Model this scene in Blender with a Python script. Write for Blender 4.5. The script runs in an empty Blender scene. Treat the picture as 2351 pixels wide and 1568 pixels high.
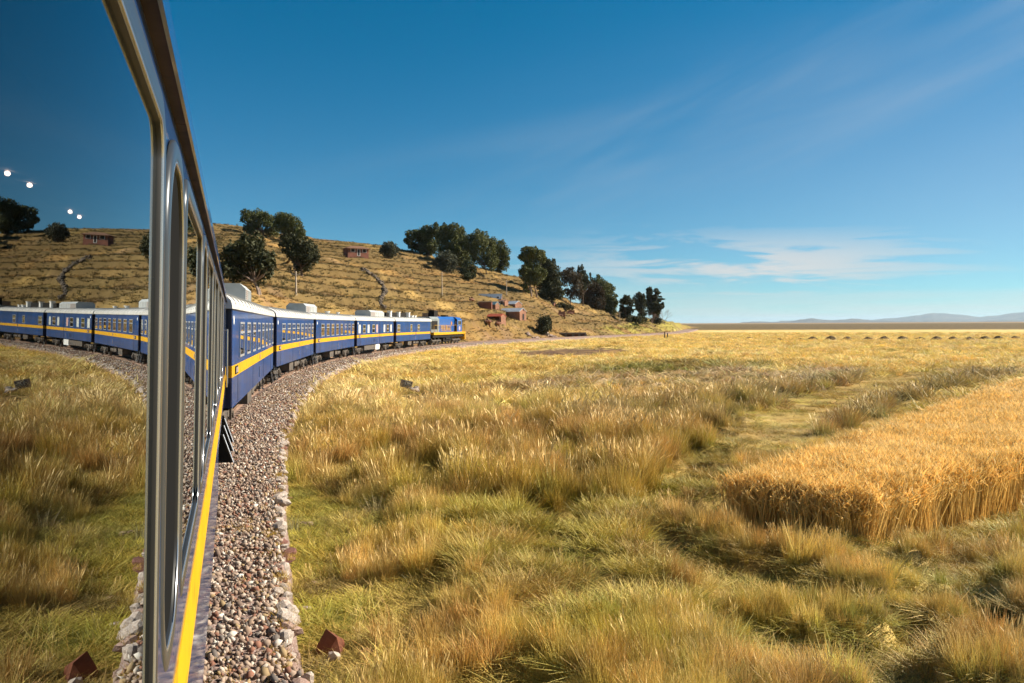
import bpy, math, random
import numpy as np
from mathutils import Matrix, Vector, Euler
from mathutils.geometry import tessellate_polygon

R_ = math.radians
random.seed(7)
rng = np.random.default_rng(11)
scene = bpy.context.scene
COL = scene.collection

# ------------------------------------------------------------------ camera
CAM_Z = 3.575                      # metres above the grassland
ALPHA = R_(18.65)                  # the camera looks this far right of the carriage's axis (+Y)
FPX, CX, CY = 1900.0, 1175.5, 784.0
PITCH, ROLL = R_(-1.215), R_(-0.28)
cam_d = bpy.data.cameras.new('camera')
cam_d.sensor_width = 36.0
cam_d.lens = 36.0 * FPX / 2351.0
cam_d.clip_start = 0.05
cam_d.clip_end = 60000
cam = bpy.data.objects.new('camera', cam_d)
COL.objects.link(cam)
CAM_M = (Matrix.Translation((0, 0, CAM_Z)) @ Matrix.Rotation(-ALPHA, 4, 'Z')
         @ Matrix.Rotation(math.pi / 2 + PITCH, 4, 'X') @ Matrix.Rotation(ROLL, 4, 'Z'))
cam.matrix_world = CAM_M
scene.camera = cam

# ------------------------------------------------------------------ light
SUN_AZ, SUN_EL = R_(93), R_(34)    # azimuth clockwise from +Y
sd = bpy.data.lights.new('sun', 'SUN')
sd.energy = 5.0
sd.angle = R_(0.53)
sd.color = (1.0, 0.92, 0.78)
sun = bpy.data.objects.new('sun', sd)
COL.objects.link(sun)
sdir = Vector((math.sin(SUN_AZ) * math.cos(SUN_EL), math.cos(SUN_AZ) * math.cos(SUN_EL), math.sin(SUN_EL)))
sun.rotation_euler = sdir.to_track_quat('Z', 'Y').to_euler()
sun.location = (60, 0, 60)

scene.view_settings.view_transform = 'Standard'
scene.view_settings.look = 'None'
scene.view_settings.gamma = 1.0
scene.view_settings.use_curve_mapping = False
scene.view_settings.exposure = 1.1

scene.cycles.max_bounces = 8
scene.cycles.diffuse_bounces = 3
scene.cycles.glossy_bounces = 4
scene.cycles.volume_bounces = 0

world = bpy.data.worlds.new('World')
scene.world = world
world.use_nodes = True


def build_world():
    nt = world.node_tree
    N, L = nt.nodes, nt.links
    N.clear()
    out = N.new('ShaderNodeOutputWorld')
    bg = N.new('ShaderNodeBackground')
    bg.inputs['Strength'].default_value = 0.072
    sky = N.new('ShaderNodeTexSky')
    sky.sky_type = 'NISHITA'
    sky.sun_disc = False
    sky.sun_elevation = SUN_EL
    sky.sun_rotation = SUN_AZ
    sky.altitude = 3800
    sky.air_density = 1.0
    sky.dust_density = 0.7
    sky.ozone_density = 3.0

    def math_(op, a=None, b=None, c=None, clamp=False):
        n = N.new('ShaderNodeMath')
        n.operation = op
        n.use_clamp = clamp
        for i, v in enumerate((a, b, c)):
            if v is None:
                continue
            if isinstance(v, (int, float)):
                n.inputs[i].default_value = v
            else:
                L.new(v, n.inputs[i])
        return n.outputs[0]

    tc = N.new('ShaderNodeTexCoord')
    sep = N.new('ShaderNodeSeparateXYZ')
    L.new(tc.outputs['Generated'], sep.inputs[0])
    x, y, z = sep.outputs
    el = math_('MULTIPLY', math_('ARCSINE', z), 57.29578)
    az = math_('MULTIPLY', math_('ARCTAN2', x, y), 57.29578)     # degrees clockwise from +Y

    # colour grade of the sky: deeper, more teal
    grade = N.new('ShaderNodeMix')
    grade.data_type = 'RGBA'
    grade.blend_type = 'MULTIPLY'
    grade.inputs[0].default_value = 1.0
    L.new(sky.outputs[0], grade.inputs[6])
    tint = N.new('ShaderNodeMix')
    tint.data_type = 'RGBA'
    up = N.new('ShaderNodeMapRange')
    up.interpolation_type = 'SMOOTHSTEP'
    up.inputs['From Min'].default_value = 0.0
    up.inputs['From Max'].default_value = 22.0
    L.new(el, up.inputs['Value'])
    L.new(up.outputs[0], tint.inputs[0])
    tint.inputs[6].default_value = SKY_LOW
    tint.inputs[7].default_value = SKY_HIGH
    L.new(tint.outputs[2], grade.inputs[7])

    def noise(sx, sy, seed, detail=5.0, rough=0.55, warp=0.0):
        comb = N.new('ShaderNodeCombineXYZ')
        yy = math_('ADD', el, math_('MULTIPLY', az, warp))
        L.new(math_('MULTIPLY', az, sx), comb.inputs[0])
        L.new(math_('MULTIPLY', yy, sy), comb.inputs[1])
        comb.inputs[2].default_value = seed
        n = N.new('ShaderNodeTexNoise')
        n.inputs['Scale'].default_value = 1.0
        n.inputs['Detail'].default_value = detail
        n.inputs['Roughness'].default_value = rough
        n.inputs['Distortion'].default_value = 0.6
        L.new(comb.outputs[0], n.inputs['Vector'])
        return n.outputs['Fac']

    def gauss(v, c, s):
        d = math_('DIVIDE', math_('SUBTRACT', v, c), s)
        return math_('POWER', 2.71828, math_('MULTIPLY', math_('MULTIPLY', d, d), -1.0))

    def ramp(v, lo, hi):
        n = N.new('ShaderNodeMapRange')
        n.interpolation_type = 'SMOOTHSTEP'
        n.inputs['From Min'].default_value = lo
        n.inputs['From Max'].default_value = hi
        L.new(v, n.inputs['Value'])
        return n.outputs[0]

    # low cirrus band, stretched along the horizon
    band = math_('MULTIPLY', gauss(el, 3.6, 2.1), gauss(az, 35.0, 13.0))
    c1 = math_('MULTIPLY', ramp(noise(0.085, 0.95, 3.1, 6.0, 0.6, 0.03), 0.41, 0.57), band)
    c1 = math_('MULTIPLY', c1, 1.0)
    # broad thin veil, rising to the upper right
    veil = gauss(math_('ADD', el, math_('MULTIPLY', az, -0.28)), 4.0, 4.2)
    c2 = math_('MULTIPLY', ramp(noise(0.045, 0.22, 8.4, 4.0, 0.5, -0.28), 0.38, 0.75), veil)
    c2 = math_('MULTIPLY', math_('MULTIPLY', c2, 0.15), math_('ADD', ramp(az, 0.0, 45.0), 0.45))
    # thin haze layer of cloud hugging the horizon
    c3 = math_('MULTIPLY', gauss(el, 0.0, 2.6), ramp(noise(0.03, 0.5, 5.5, 3.0, 0.5), 0.25, 0.75))
    c3 = math_('MULTIPLY', c3, 1.0)
    # the milky brightening of the sky on the sun's side
    c4 = math_('MULTIPLY', math_('MULTIPLY', gauss(el, 7.0, 9.0), ramp(az, 10.0, 75.0)), 0.30)
    fac = math_('MAXIMUM', math_('MAXIMUM', c1, math_('ADD', c2, c4)), c3, clamp=True)
    fac = math_('MULTIPLY', fac, 0.9, clamp=True)
    mix = N.new('ShaderNodeMix')
    mix.data_type = 'RGBA'
    L.new(fac, mix.inputs[0])
    L.new(grade.outputs[2], mix.inputs[6])
    mix.inputs[7].default_value = CLOUD_COL
    L.new(mix.outputs[2], bg.inputs['Color'])
    L.new(bg.outputs[0], out.inputs['Surface'])


SKY_LOW = (0.38, 0.64, 0.62, 1)
SKY_HIGH = (0.005, 0.62, 0.72, 1)
CLOUD_COL = (4.7, 4.65, 4.55, 1)
build_world()

# ------------------------------------------------------------------ picture <-> place helpers (2351 x 1568 reading of the photo)
CM = np.array(CAM_M)
ROT = CM[:3, :3]
CPOS = CM[:3, 3]


def ray(px, py):
    d = ROT @ np.array([(px - CX) / FPX, -(py - CY) / FPX, -1.0])
    return d                       # unit depth along the camera's axis


def project(P):
    P = np.asarray(P, float)
    q = (P - CPOS) @ ROT           # rows times R = R^T * v
    dep = -q[..., 2]
    dep = np.where(dep < 0.05, 0.05, dep)
    return CX + q[..., 0] / dep * FPX, CY - q[..., 1] / dep * FPX, -q[..., 2]


# ------------------------------------------------------------------ noise
def _hash(ix, iy, seed):
    h = (ix.astype(np.int64) * 374761393 + iy.astype(np.int64) * 668265263 + seed * 974711) & 0xFFFFFFFF
    h = ((h ^ (h >> 13)) * 1274126177) & 0xFFFFFFFF
    h = (h ^ (h >> 16)) & 0xFFFFFFFF
    return h / 4294967295.0


def vnoise(x, y, seed=0):
    ix, iy = np.floor(x), np.floor(y)
    fx, fy = x - ix, y - iy
    fx = fx * fx * (3 - 2 * fx)
    fy = fy * fy * (3 - 2 * fy)
    a, b = _hash(ix, iy, seed), _hash(ix + 1, iy, seed)
    c, d = _hash(ix, iy + 1, seed), _hash(ix + 1, iy + 1, seed)
    return (a * (1 - fx) + b * fx) * (1 - fy) + (c * (1 - fx) + d * fx) * fy


def fbm(x, y, seed=0, octs=4):
    x, y = np.asarray(x, float), np.asarray(y, float)
    s, a, t = 0.0, 0.5, 0.0
    for o in range(octs):
        s = s + a * vnoise(x * 2 ** o, y * 2 ** o, seed + o * 17)
        t += a
        a *= 0.5
    return s / t


def sstep(e0, e1, x):
    t = np.clip((x - e0) / (e1 - e0), 0, 1)
    return t * t * (3 - 2 * t)


# ------------------------------------------------------------------ the track's line
RC = 212.0
S0 = 11.0
XT = -1.70
CCX = XT + RC
PSI1 = R_(45)
A1 = RC * PSI1
P45 = (CCX - RC * math.cos(PSI1), S0 + RC * math.sin(PSI1))
H1 = (math.sin(PSI1), math.cos(PSI1))
N1 = (math.cos(PSI1), -math.sin(PSI1))     # to the right
RAIL_Z = 0.62


def left_off(t):
    t = np.asarray(t, float)
    k = np.clip(t - 60, 0, 84)
    return k * k / 800.0 + np.where(t > 144, (t - 144) * 84 / 400.0, 0.0)


def center(a):
    """point and heading (clockwise from +Y) of the track's centre line at arc length a"""
    if a <= A1:
        p = a / RC
        return CCX - RC * math.cos(p), S0 + RC * math.sin(p), p
    t = a - A1
    lo = float(left_off(t))
    x = P45[0] + H1[0] * t - N1[0] * lo
    y = P45[1] + H1[1] * t - N1[1] * lo
    k = min(max(t - 60, 0), 84) / 400.0
    return x, y, PSI1 - math.atan(k)


def u_of(x, y):
    """signed distance from the track's centre line, positive on the hill side"""
    x, y = np.asarray(x, float), np.asarray(y, float)
    psi = np.arctan2(y - S0, CCX - x)
    uc = np.hypot(x - CCX, y - S0) - RC
    t = (x - P45[0]) * H1[0] + (y - P45[1]) * H1[1]
    rc = (x - P45[0]) * N1[0] + (y - P45[1]) * N1[1]
    us = -rc - left_off(np.maximum(t, 0))
    return np.where((psi > PSI1) & (t > 0), us, uc)


def half_w(a):
    """half width of the ballast on the field side, by arc length"""
    return 2.22 + 0.028 * np.clip(np.asarray(a, float) + 3.0, 0, 28)


# ------------------------------------------------------------------ terrain
_rid_px = [300, 500, 560, 600, 720, 850, 950, 1050, 1100, 1158, 1200, 1311, 1371, 1450, 1530, 1580, 1640]
_rid_py = [500, 517, 523, 531, 548, 559, 578, 600, 613, 627, 634, 690, 707, 725, 737, 742, 746]
_rid_r = [300, 300, 298, 295, 290, 285, 280, 275, 270, 268, 268, 285, 305, 340, 380, 400, 420]
_phi_t, _z_t = [], []
for _x, _y, _r in zip(_rid_px, _rid_py, _rid_r):
    th = math.atan((_x - CX) / FPX)
    _phi_t.append(ALPHA + th)
    d = ray(_x, _y)
    _z_t.append(max(CAM_Z + d[2] / math.hypot(d[0], d[1]) * _r, 0.0))
_z_t[-1] = 0.0
_phi_t, _z_t, _r_t = np.array(_phi_t), np.array(_z_t), np.array(_rid_r, float)
_ca = np.arange(34.0, 420.0, 1.0)
_cp = np.array([center(a)[:2] for a in _ca])
_cphi = np.arctan2(_cp[:, 0], _cp[:, 1])
_cr = np.hypot(_cp[:, 0], _cp[:, 1])
_o = np.argsort(_cphi)
_cphi, _cr = _cphi[_o], _cr[_o]


def hill_raw(x, y):
    x, y = np.asarray(x, float), np.asarray(y, float)
    phi, r = np.arctan2(x, y), np.hypot(x, y)
    zr = np.interp(phi, _phi_t, _z_t)
    zr = zr * sstep(R_(-70), R_(-30), phi)
    r1 = np.interp(phi, _phi_t, _r_t)
    r0 = np.interp(phi, _cphi, _cr) + 8
    r0 = np.minimum(r0, r1 - 40)
    t = (r - r0) / (r1 - r0)
    h = zr * np.clip(t, 0, 1) ** 0.92
    back = 1 - sstep(r1 + 40, r1 + 420, r)
    return h * back * sstep(4.5, 12, u_of(x, y)), t


def hummock(x, y):
    """1 on top of the grassy hummocks, 0 in the hollows between"""
    wx, wy = x + 0.9 * fbm(x / 1.9, y / 1.9, 141, 2), y + 0.9 * fbm(x / 1.9, y / 1.9, 143, 2)
    return sstep(0.40, 0.62, fbm(wx / 0.95, wy / 0.95, 131, 2))


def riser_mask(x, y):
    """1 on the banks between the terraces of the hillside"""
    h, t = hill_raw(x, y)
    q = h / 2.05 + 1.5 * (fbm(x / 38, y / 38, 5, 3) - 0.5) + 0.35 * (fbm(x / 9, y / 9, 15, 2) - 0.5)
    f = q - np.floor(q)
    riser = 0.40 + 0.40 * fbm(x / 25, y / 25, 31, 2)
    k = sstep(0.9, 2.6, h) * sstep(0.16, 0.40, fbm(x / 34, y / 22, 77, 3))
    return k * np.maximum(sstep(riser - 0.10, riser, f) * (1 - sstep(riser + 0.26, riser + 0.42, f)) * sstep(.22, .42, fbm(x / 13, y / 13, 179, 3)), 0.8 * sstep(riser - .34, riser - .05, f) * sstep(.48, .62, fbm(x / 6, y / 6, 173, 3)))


def in_barley(x, y):
    """1 inside the flat barley field (its corner stands at A; edges run to B and D)"""
    d, r = ray(1706, 1222), ray(1950, 1262)
    A = (-CAM_Z / d[2]) * d
    B = (-CAM_Z / r[2]) * r
    ex, ey = B[0] - A[0], B[1] - A[1]
    l = math.hypot(ex, ey)
    q = ((x - A[0]) * -ey + (y - A[1]) * ex) / l          # depth behind the A-B edge
    dx, dy = .575, .818                                    # along the left edge
    p = (x - A[0]) * dy - (y - A[1]) * dx                  # to the right of the left edge
    return sstep(-.3, .4, q) * sstep(-.3, .4, p)


def ground_z(x, y):
    x, y = np.asarray(x, float), np.asarray(y, float)
    h, t = hill_raw(x, y)
    step = 2.05
    wv = 1.5 * (fbm(x / 38, y / 38, 5, 3) - 0.5) + 0.35 * (fbm(x / 9, y / 9, 15, 2) - 0.5)
    q = h / step + wv
    f = q - np.floor(q)
    riser = 0.40 + 0.40 * fbm(x / 25, y / 25, 31, 2)
    hs = step * (np.floor(q) + 0.30 * np.clip(f / riser, 0, 1) + 0.70 * sstep(riser - 0.04, riser + 0.20, f)) - step * wv
    k = 0.95 * sstep(0.9, 2.6, h) * sstep(0.16, 0.40, fbm(x / 34, y / 22, 77, 3))
    z = h * (1 - k) + hs * k
    z = z + 0.5 * sstep(1, 4, h) * (fbm(x / 5, y / 5, 12, 3) - 0.5)
    z = np.where(h > 0.02, np.maximum(z, 0.02), 0.0)
    u = u_of(x, y)
    r = np.hypot(x, y)
    near = sstep(-3.4, -5.0, u) * (1 - sstep(300, 420, r))
    b = 0.34 * (fbm(x / 3.1, y / 3.1, 3, 3) - 0.5) + (0.31 * hummock(x, y) - 0.07) * (1 - sstep(60, 120, r))
    return z + b * near * (1 - in_barley(x, y))


def gz(x, y):
    return float(ground_z(np.array([x]), np.array([y]))[0])


def hit(px, py, rmin=5.0, rmax=700.0):
    """where the ray through a point of the photo meets the terrain"""
    d = ray(px, py)
    d = d / math.hypot(d[0], d[1])
    t = np.concatenate([np.arange(rmin, 60, 0.1), np.arange(60, rmax, 0.5)])
    P = CPOS[None, :] + t[:, None] * d[None, :]
    below = P[:, 2] < ground_z(P[:, 0], P[:, 1])
    i = int(np.argmax(below)) if below.any() else len(t) - 1
    x, y = P[i, 0], P[i, 1]
    ph = math.atan2(d[0], d[1])
    if (not below.any() or t[i] > 430) and py < 748 and 480 < px < 1640:      # just over the skyline: stand on the crest
        r1 = float(np.interp(ph, _phi_t, _r_t)) - 4
        x, y = d[0] * r1, d[1] * r1
    return Vector((x, y, gz(x, y)))


def at_dist(px, py, P):
    """point on the pixel's ray that is as far away along the camera's axis as P"""
    dep = float(project(np.array(P))[2])
    return Vector(CPOS + ray(px, py) * dep)


def px_m(P):
    """metres per photo pixel at P"""
    return float(project(np.array(P))[2]) / FPX


# ------------------------------------------------------------------ mesh and object helpers
class MB:
    def __init__(self):
        self.v, self.f, self.m = [], [], []
        self.cur = 0

    def add(self, verts, faces):
        o = len(self.v)
        self.v.extend([tuple(p) for p in verts])
        self.f.extend([tuple(i + o for i in f) for f in faces])
        self.m.extend([self.cur] * len(faces))

    def box(self, c, s, rz=0.0, rx=0.0, ry=0.0):
        x, y, z = s[0] / 2, s[1] / 2, s[2] / 2
        vs = [(-x, -y, -z), (x, -y, -z), (x, y, -z), (-x, y, -z), (-x, -y, z), (x, -y, z), (x, y, z), (-x, y, z)]
        if rz or rx or ry:
            M = Euler((rx, ry, rz)).to_matrix()
            vs = [M @ Vector(p) for p in vs]
        vs = [(p[0] + c[0], p[1] + c[1], p[2] + c[2]) for p in vs]
        self.add(vs, [(0, 3, 2, 1), (4, 5, 6, 7), (0, 1, 5, 4), (1, 2, 6, 5), (2, 3, 7, 6), (3, 0, 4, 7)])

    def bbox(self, x0, x1, y0, y1, z0, z1):
        self.box(((x0 + x1) / 2, (y0 + y1) / 2, (z0 + z1) / 2), (x1 - x0, y1 - y0, z1 - z0))

    def cyl(self, a, b, ra, rb=None, n=12, caps=True):
        rb = ra if rb is None else rb
        a, b = Vector(a), Vector(b)
        d = (b - a).normalized()
        e1 = d.orthogonal().normalized()
        e2 = d.cross(e1)
        vs = []
        for k in range(n):
            t = 2 * math.pi * k / n
            o = e1 * math.cos(t) + e2 * math.sin(t)
            vs += [a + o * ra, b + o * rb]
        fs = [(2 * k, 2 * ((k + 1) % n), 2 * ((k + 1) % n) + 1, 2 * k + 1) for k in range(n)]
        if caps:
            fs += [tuple(2 * k for k in reversed(range(n))), tuple(2 * k + 1 for k in range(n))]
        self.add(vs, fs)

    def tube(self, pts, radii, n=6):
        pts = [Vector(p) for p in pts]
        rings = []
        for i, p in enumerate(pts):
            d = (pts[min(i + 1, len(pts) - 1)] - pts[max(i - 1, 0)]).normalized()
            e1 = d.cross(Vector((0.31, 0.95, 0.05))).normalized()
            e2 = d.cross(e1)
            rings.append([p + (e1 * math.cos(2 * math.pi * k / n) + e2 * math.sin(2 * math.pi * k / n)) * radii[i] for k in range(n)])
        vs = [q for r in rings for q in r]
        fs = []
        for i in range(len(rings) - 1):
            for k in range(n):
                fs.append((i * n + k, i * n + (k + 1) % n, (i + 1) * n + (k + 1) % n, (i + 1) * n + k))
        fs += [tuple(reversed(range(n))), tuple(range((len(rings) - 1) * n, len(rings) * n))]
        self.add(vs, fs)

    def prism(self, prof, y0, y1, caps=True):
        """profile in (x, z), counter-clockwise seen from -Y, extruded along Y"""
        n = len(prof)
        vs = [(p[0], y0, p[1]) for p in prof] + [(p[0], y1, p[1]) for p in prof]
        fs = [(i, (i + 1) % n, n + (i + 1) % n, n + i) for i in range(n)]
        if caps:
            fs += [tuple(reversed(range(n))), tuple(range(n, 2 * n))]
        self.add(vs, fs)

    def rock(self, c, s, seed, rz=0.0):
        rr = random.Random(seed)
        vs, fs = ICO
        ph = [rr.uniform(0, 6.28) for _ in range(6)]
        out = []
        cz, sz = math.cos(rz), math.sin(rz)
        for (x, y, z) in vs:
            k = 1 + 0.22 * math.sin(3.1 * x + ph[0]) * math.cos(2.7 * y + ph[1]) + 0.18 * math.sin(3.7 * z + ph[2] + 2 * x) + rr.uniform(-.1, .1)
            X, Y, Z = x * k * s[0], y * k * s[1], z * k * s[2]
            out.append((c[0] + X * cz - Y * sz, c[1] + X * sz + Y * cz, c[2] + Z))
        self.add(out, fs)

    def build(self, name, mat, parent=None, smooth=False):
        me = bpy.data.meshes.new(name)
        me.from_pydata(self.v, [], self.f)
        mats = mat if isinstance(mat, (list, tuple)) else [mat]
        for m in mats:
            me.materials.append(m)
        if len(mats) > 1:
            me.polygons.foreach_set('material_index', self.m)
        if smooth:
            me.polygons.foreach_set('use_smooth', [True] * len(me.polygons))
        me.update()
        o = bpy.data.objects.new(name, me)
        COL.objects.link(o)
        if parent is not None:
            o.parent = parent
        return o


def _ico():
    t = (1 + 5 ** .5) / 2
    v = [(-1, t, 0), (1, t, 0), (-1, -t, 0), (1, -t, 0), (0, -1, t), (0, 1, t), (0, -1, -t), (0, 1, -t), (t, 0, -1), (t, 0, 1), (-t, 0, -1), (-t, 0, 1)]
    f = [(0, 11, 5), (0, 5, 1), (0, 1, 7), (0, 7, 10), (0, 10, 11), (1, 5, 9), (5, 11, 4), (11, 10, 2), (10, 7, 6), (7, 1, 8),
         (3, 9, 4), (3, 4, 2), (3, 2, 6), (3, 6, 8), (3, 8, 9), (4, 9, 5), (2, 4, 11), (6, 2, 10), (8, 6, 7), (9, 8, 1)]
    k = 1 / math.hypot(1, t)
    return [(a * k, b * k, c * k) for a, b, c in v], f


def _ico2():
    v, f = _ico()
    v = [Vector(p) for p in v]
    cache, nf = {}, []

    def mid(a, b):
        key = (min(a, b), max(a, b))
        if key not in cache:
            v.append(((v[a] + v[b]) / 2).normalized())
            cache[key] = len(v) - 1
        return cache[key]
    for a, b, c in f:
        x, y, z = mid(a, b), mid(b, c), mid(c, a)
        nf += [(a, x, z), (b, y, x), (c, z, y), (x, y, z)]
    return [tuple(p) for p in v], nf


ICO = _ico2()


def np_mesh(name, verts, faces, mats, attrs=None, smooth=False):
    """fast mesh from arrays; faces is (n, k) with one k"""
    verts = np.asarray(verts, np.float32)
    faces = np.asarray(faces, np.int32)
    n, k = faces.shape
    me = bpy.data.meshes.new(name)
    me.vertices.add(len(verts))
    me.vertices.foreach_set('co', verts.ravel())
    me.loops.add(n * k)
    me.loops.foreach_set('vertex_index', faces.ravel())
    me.polygons.add(n)
    me.polygons.foreach_set('loop_start', np.arange(0, n * k, k, dtype=np.int32))
    me.polygons.foreach_set('loop_total', np.full(n, k, np.int32))
    if smooth:
        me.polygons.foreach_set('use_smooth', np.ones(n, bool))
    for m in (mats if isinstance(mats, (list, tuple)) else [mats]):
        me.materials.append(m)
    for an, (ty, dom, data) in (attrs or {}).items():
        at = me.attributes.new(an, ty, dom)
        at.data.foreach_set('color' if ty == 'FLOAT_COLOR' else ('vector' if ty == 'FLOAT_VECTOR' else 'value'), np.asarray(data).ravel())
    me.update()
    me.validate()
    return me


def obj_of(name, me, parent=None):
    o = bpy.data.objects.new(name, me)
    COL.objects.link(o)
    if parent is not None:
        o.parent = parent
    return o


def tag(o, label=None, cat=None, group=None, kind=None):
    if label:
        o['label'] = label
    if cat:
        o['category'] = cat
    if group:
        o['group'] = group
    if kind:
        o['kind'] = kind
    return o


def empty(name, loc, label, cat, rz=0.0, ry=0.0, group=None):
    o = bpy.data.objects.new(name, None)
    COL.objects.link(o)
    o.empty_display_size = 0.3
    o.location = loc
    o.rotation_euler = (0, ry, rz)
    return tag(o, label, cat, group)


# ------------------------------------------------------------------ materials
def pmat(name, base, rough=0.6, metal=0.0, spec=0.5, coat=0.0, coat_rough=0.03, col2=None, nscale=3.0, nlo=0.35, nhi=0.65,
         col3=None, n3scale=12.0, bump=None, attr=None, attr_mode='MULTIPLY', translucent=0.0, stretch=None, emit=None, vbump=None):
    m = bpy.data.materials.new(name)
    m.use_nodes = True
    nt = m.node_tree
    N, L = nt.nodes, nt.links
    b = N['Principled BSDF']
    out = N['Material Output']
    b.inputs['Roughness'].default_value = rough
    b.inputs['Metallic'].default_value = metal
    b.inputs['Specular IOR Level'].default_value = spec
    b.inputs['Coat Weight'].default_value = coat
    b.inputs['Coat Roughness'].default_value = coat_rough
    tc = N.new('ShaderNodeTexCoord')
    vec = tc.outputs['Object']
    if stretch:
        mp = N.new('ShaderNodeMapping')
        mp.inputs['Scale'].default_value = stretch
        L.new(vec, mp.inputs[0])
        vec = mp.outputs[0]

    def noise(scale, detail=4.0):
        n = N.new('ShaderNodeTexNoise')
        n.inputs['Scale'].default_value = scale
        n.inputs['Detail'].default_value = detail
        L.new(vec, n.inputs['Vector'])
        return n.outputs['Fac']

    def mixc(fac, a, bcol, mode='MIX'):
        n = N.new('ShaderNodeMix')
        n.data_type = 'RGBA'
        n.blend_type = mode
        for i, v in ((0, fac), (6, a), (7, bcol)):
            if isinstance(v, (int, float)):
                n.inputs[i].default_value = v
            elif isinstance(v, tuple):
                n.inputs[i].default_value = (*v, 1)
            else:
                L.new(v, n.inputs[i])
        return n.outputs[2]

    def rng_(v, lo, hi):
        n = N.new('ShaderNodeMapRange')
        n.inputs['From Min'].default_value = lo
        n.inputs['From Max'].default_value = hi
        L.new(v, n.inputs['Value'])
        return n.outputs[0]
    c = base
    if col2 is not None:
        c = mixc(rng_(noise(nscale), nlo, nhi), c, col2)
    if col3 is not None:
        c = mixc(rng_(noise(n3scale, 6.0), 0.55, 0.72), c, col3)
    if attr:
        a = N.new('ShaderNodeAttribute')
        a.attribute_name = attr[0]
        a.attribute_type = attr[1]
        c = mixc(1.0, c, a.outputs['Color'], attr_mode)
    if isinstance(c, tuple):
        b.inputs['Base Color'].default_value = (*c, 1)
    else:
        L.new(c, b.inputs['Base Color'])
    if bump:
        bn = N.new('ShaderNodeBump')
        bn.inputs['Strength'].default_value = bump[1]
        bn.inputs['Distance'].default_value = bump[2] if len(bump) > 2 else 0.02
        L.new(noise(bump[0], 5.0 if len(bump) < 4 else bump[3]), bn.inputs['Height'])
        L.new(bn.outputs[0], b.inputs['Normal'])
        if coat:
            L.new(bn.outputs[0], b.inputs['Coat Normal'])
    if emit:
        b.inputs['Emission Color'].default_value = (*emit[0], 1)
        b.inputs['Emission Strength'].default_value = emit[1]
    if translucent > 0:
        tr = N.new('ShaderNodeBsdfTranslucent')
        if isinstance(c, tuple):
            tr.inputs[0].default_value = (*c, 1)
        else:
            L.new(c, tr.inputs[0])
        mx = N.new('ShaderNodeMixShader')
        mx.inputs[0].default_value = translucent
        L.new(b.outputs[0], mx.inputs[1])
        L.new(tr.outputs[0], mx.inputs[2])
        L.new(mx.outputs[0], out.inputs['Surface'])
    return m


BLUE = pmat('blue_paint', (0.001, 0.046, 0.180), 0.4, spec=0.15, coat=0.20, coat_rough=0.04, col2=(0.002, 0.030, 0.115), col3=(0.010, 0.034, 0.10), n3scale=1.4, nscale=0.7, bump=(1.1, 0.10, 0.02, 2.0))
BLUE_NEAR = pmat('blue_paint_near', (0.001, 0.036, 0.135), 0.35, coat=0.7, coat_rough=0.05, col2=(0.002, 0.030, 0.115), nscale=1.2, bump=(1.6, 0.05, 0.008, 2.0))
DARKBLUE = pmat('dark_blue_paint', (0.004, 0.012, 0.06), 0.5, coat=0.4, col2=(0.003, 0.008, 0.04), nscale=1.0)
YELLOW = pmat('yellow_paint', (0.60, 0.32, 0.004), 0.45, spec=0.25, col2=(0.55, 0.28, 0.005), nscale=2.0, col3=(0.36, 0.16, 0.01), n3scale=6.0)
ROOF = pmat('pale_roof', (0.52, 0.50, 0.47), 0.55, col2=(0.44, 0.42, 0.38), nscale=0.9, col3=(0.45, 0.41, 0.36), n3scale=3.0, bump=(2.0, 0.25, 0.02))
ACGREY = pmat('unit_paint', (0.42, 0.43, 0.42), 0.5, col2=(0.33, 0.34, 0.33), nscale=2.0, bump=(6.0, 0.1, 0.01))
GRILLE = pmat('unit_grille', (0.20, 0.14, 0.12), 0.6, col2=(0.30, 0.22, 0.18), nscale=9.0)
BLACK = pmat('black_iron', (0.010, 0.009, 0.008), 0.8, spec=0.15, col2=(0.022, 0.018, 0.014), nscale=4.0)
IRON = pmat('bogie_iron', (0.060, 0.050, 0.040), 0.7, col2=(0.13, 0.10, 0.075), nscale=3.0, bump=(9.0, 0.3, 0.02))
WHEEL = pmat('wheel_steel', (0.10, 0.085, 0.07), 0.5, metal=0.5, col2=(0.16, 0.13, 0.10), nscale=6.0)
STEEL = pmat('bare_rail_steel', (0.20, 0.12, 0.075), 0.5, metal=0.3, col2=(0.28, 0.17, 0.11), nscale=1.2)
ALU = pmat('window_aluminium', (0.062, 0.067, 0.073), 0.28, metal=0.40, col2=(0.045, 0.049, 0.054), nscale=2.0, bump=(5.0, 0.05, 0.004))
ALU_FAR = pmat('window_trim', (0.55, 0.57, 0.60), 0.35, metal=0.6, col2=(0.45, 0.46, 0.48), nscale=5.0)
BLIND = pmat('black_blind', (0.012, 0.012, 0.012), 0.95, spec=0.0)
RUBBER = pmat('black_rubber', (0.008, 0.008, 0.008), 0.5, spec=0.3)
CHROME = pmat('chrome_bead', (0.36, 0.37, 0.39), 0.25, metal=0.8)
GLASSF = pmat('dark_window_glass', (0.012, 0.014, 0.016), 0.03, spec=1.0, coat=1.0, coat_rough=0.01, bump=(0.8, 0.05, 0.01, 1.0))
CURTAIN = pmat('pale_curtain', (0.62, 0.64, 0.62), 0.8, spec=0.3, coat=0.6, col2=(0.50, 0.53, 0.52), nscale=8.0)
PINKCURT = pmat('pink_curtain', (0.60, 0.36, 0.34), 0.8, coat=0.6, col2=(0.48, 0.28, 0.28), nscale=8.0)
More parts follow.
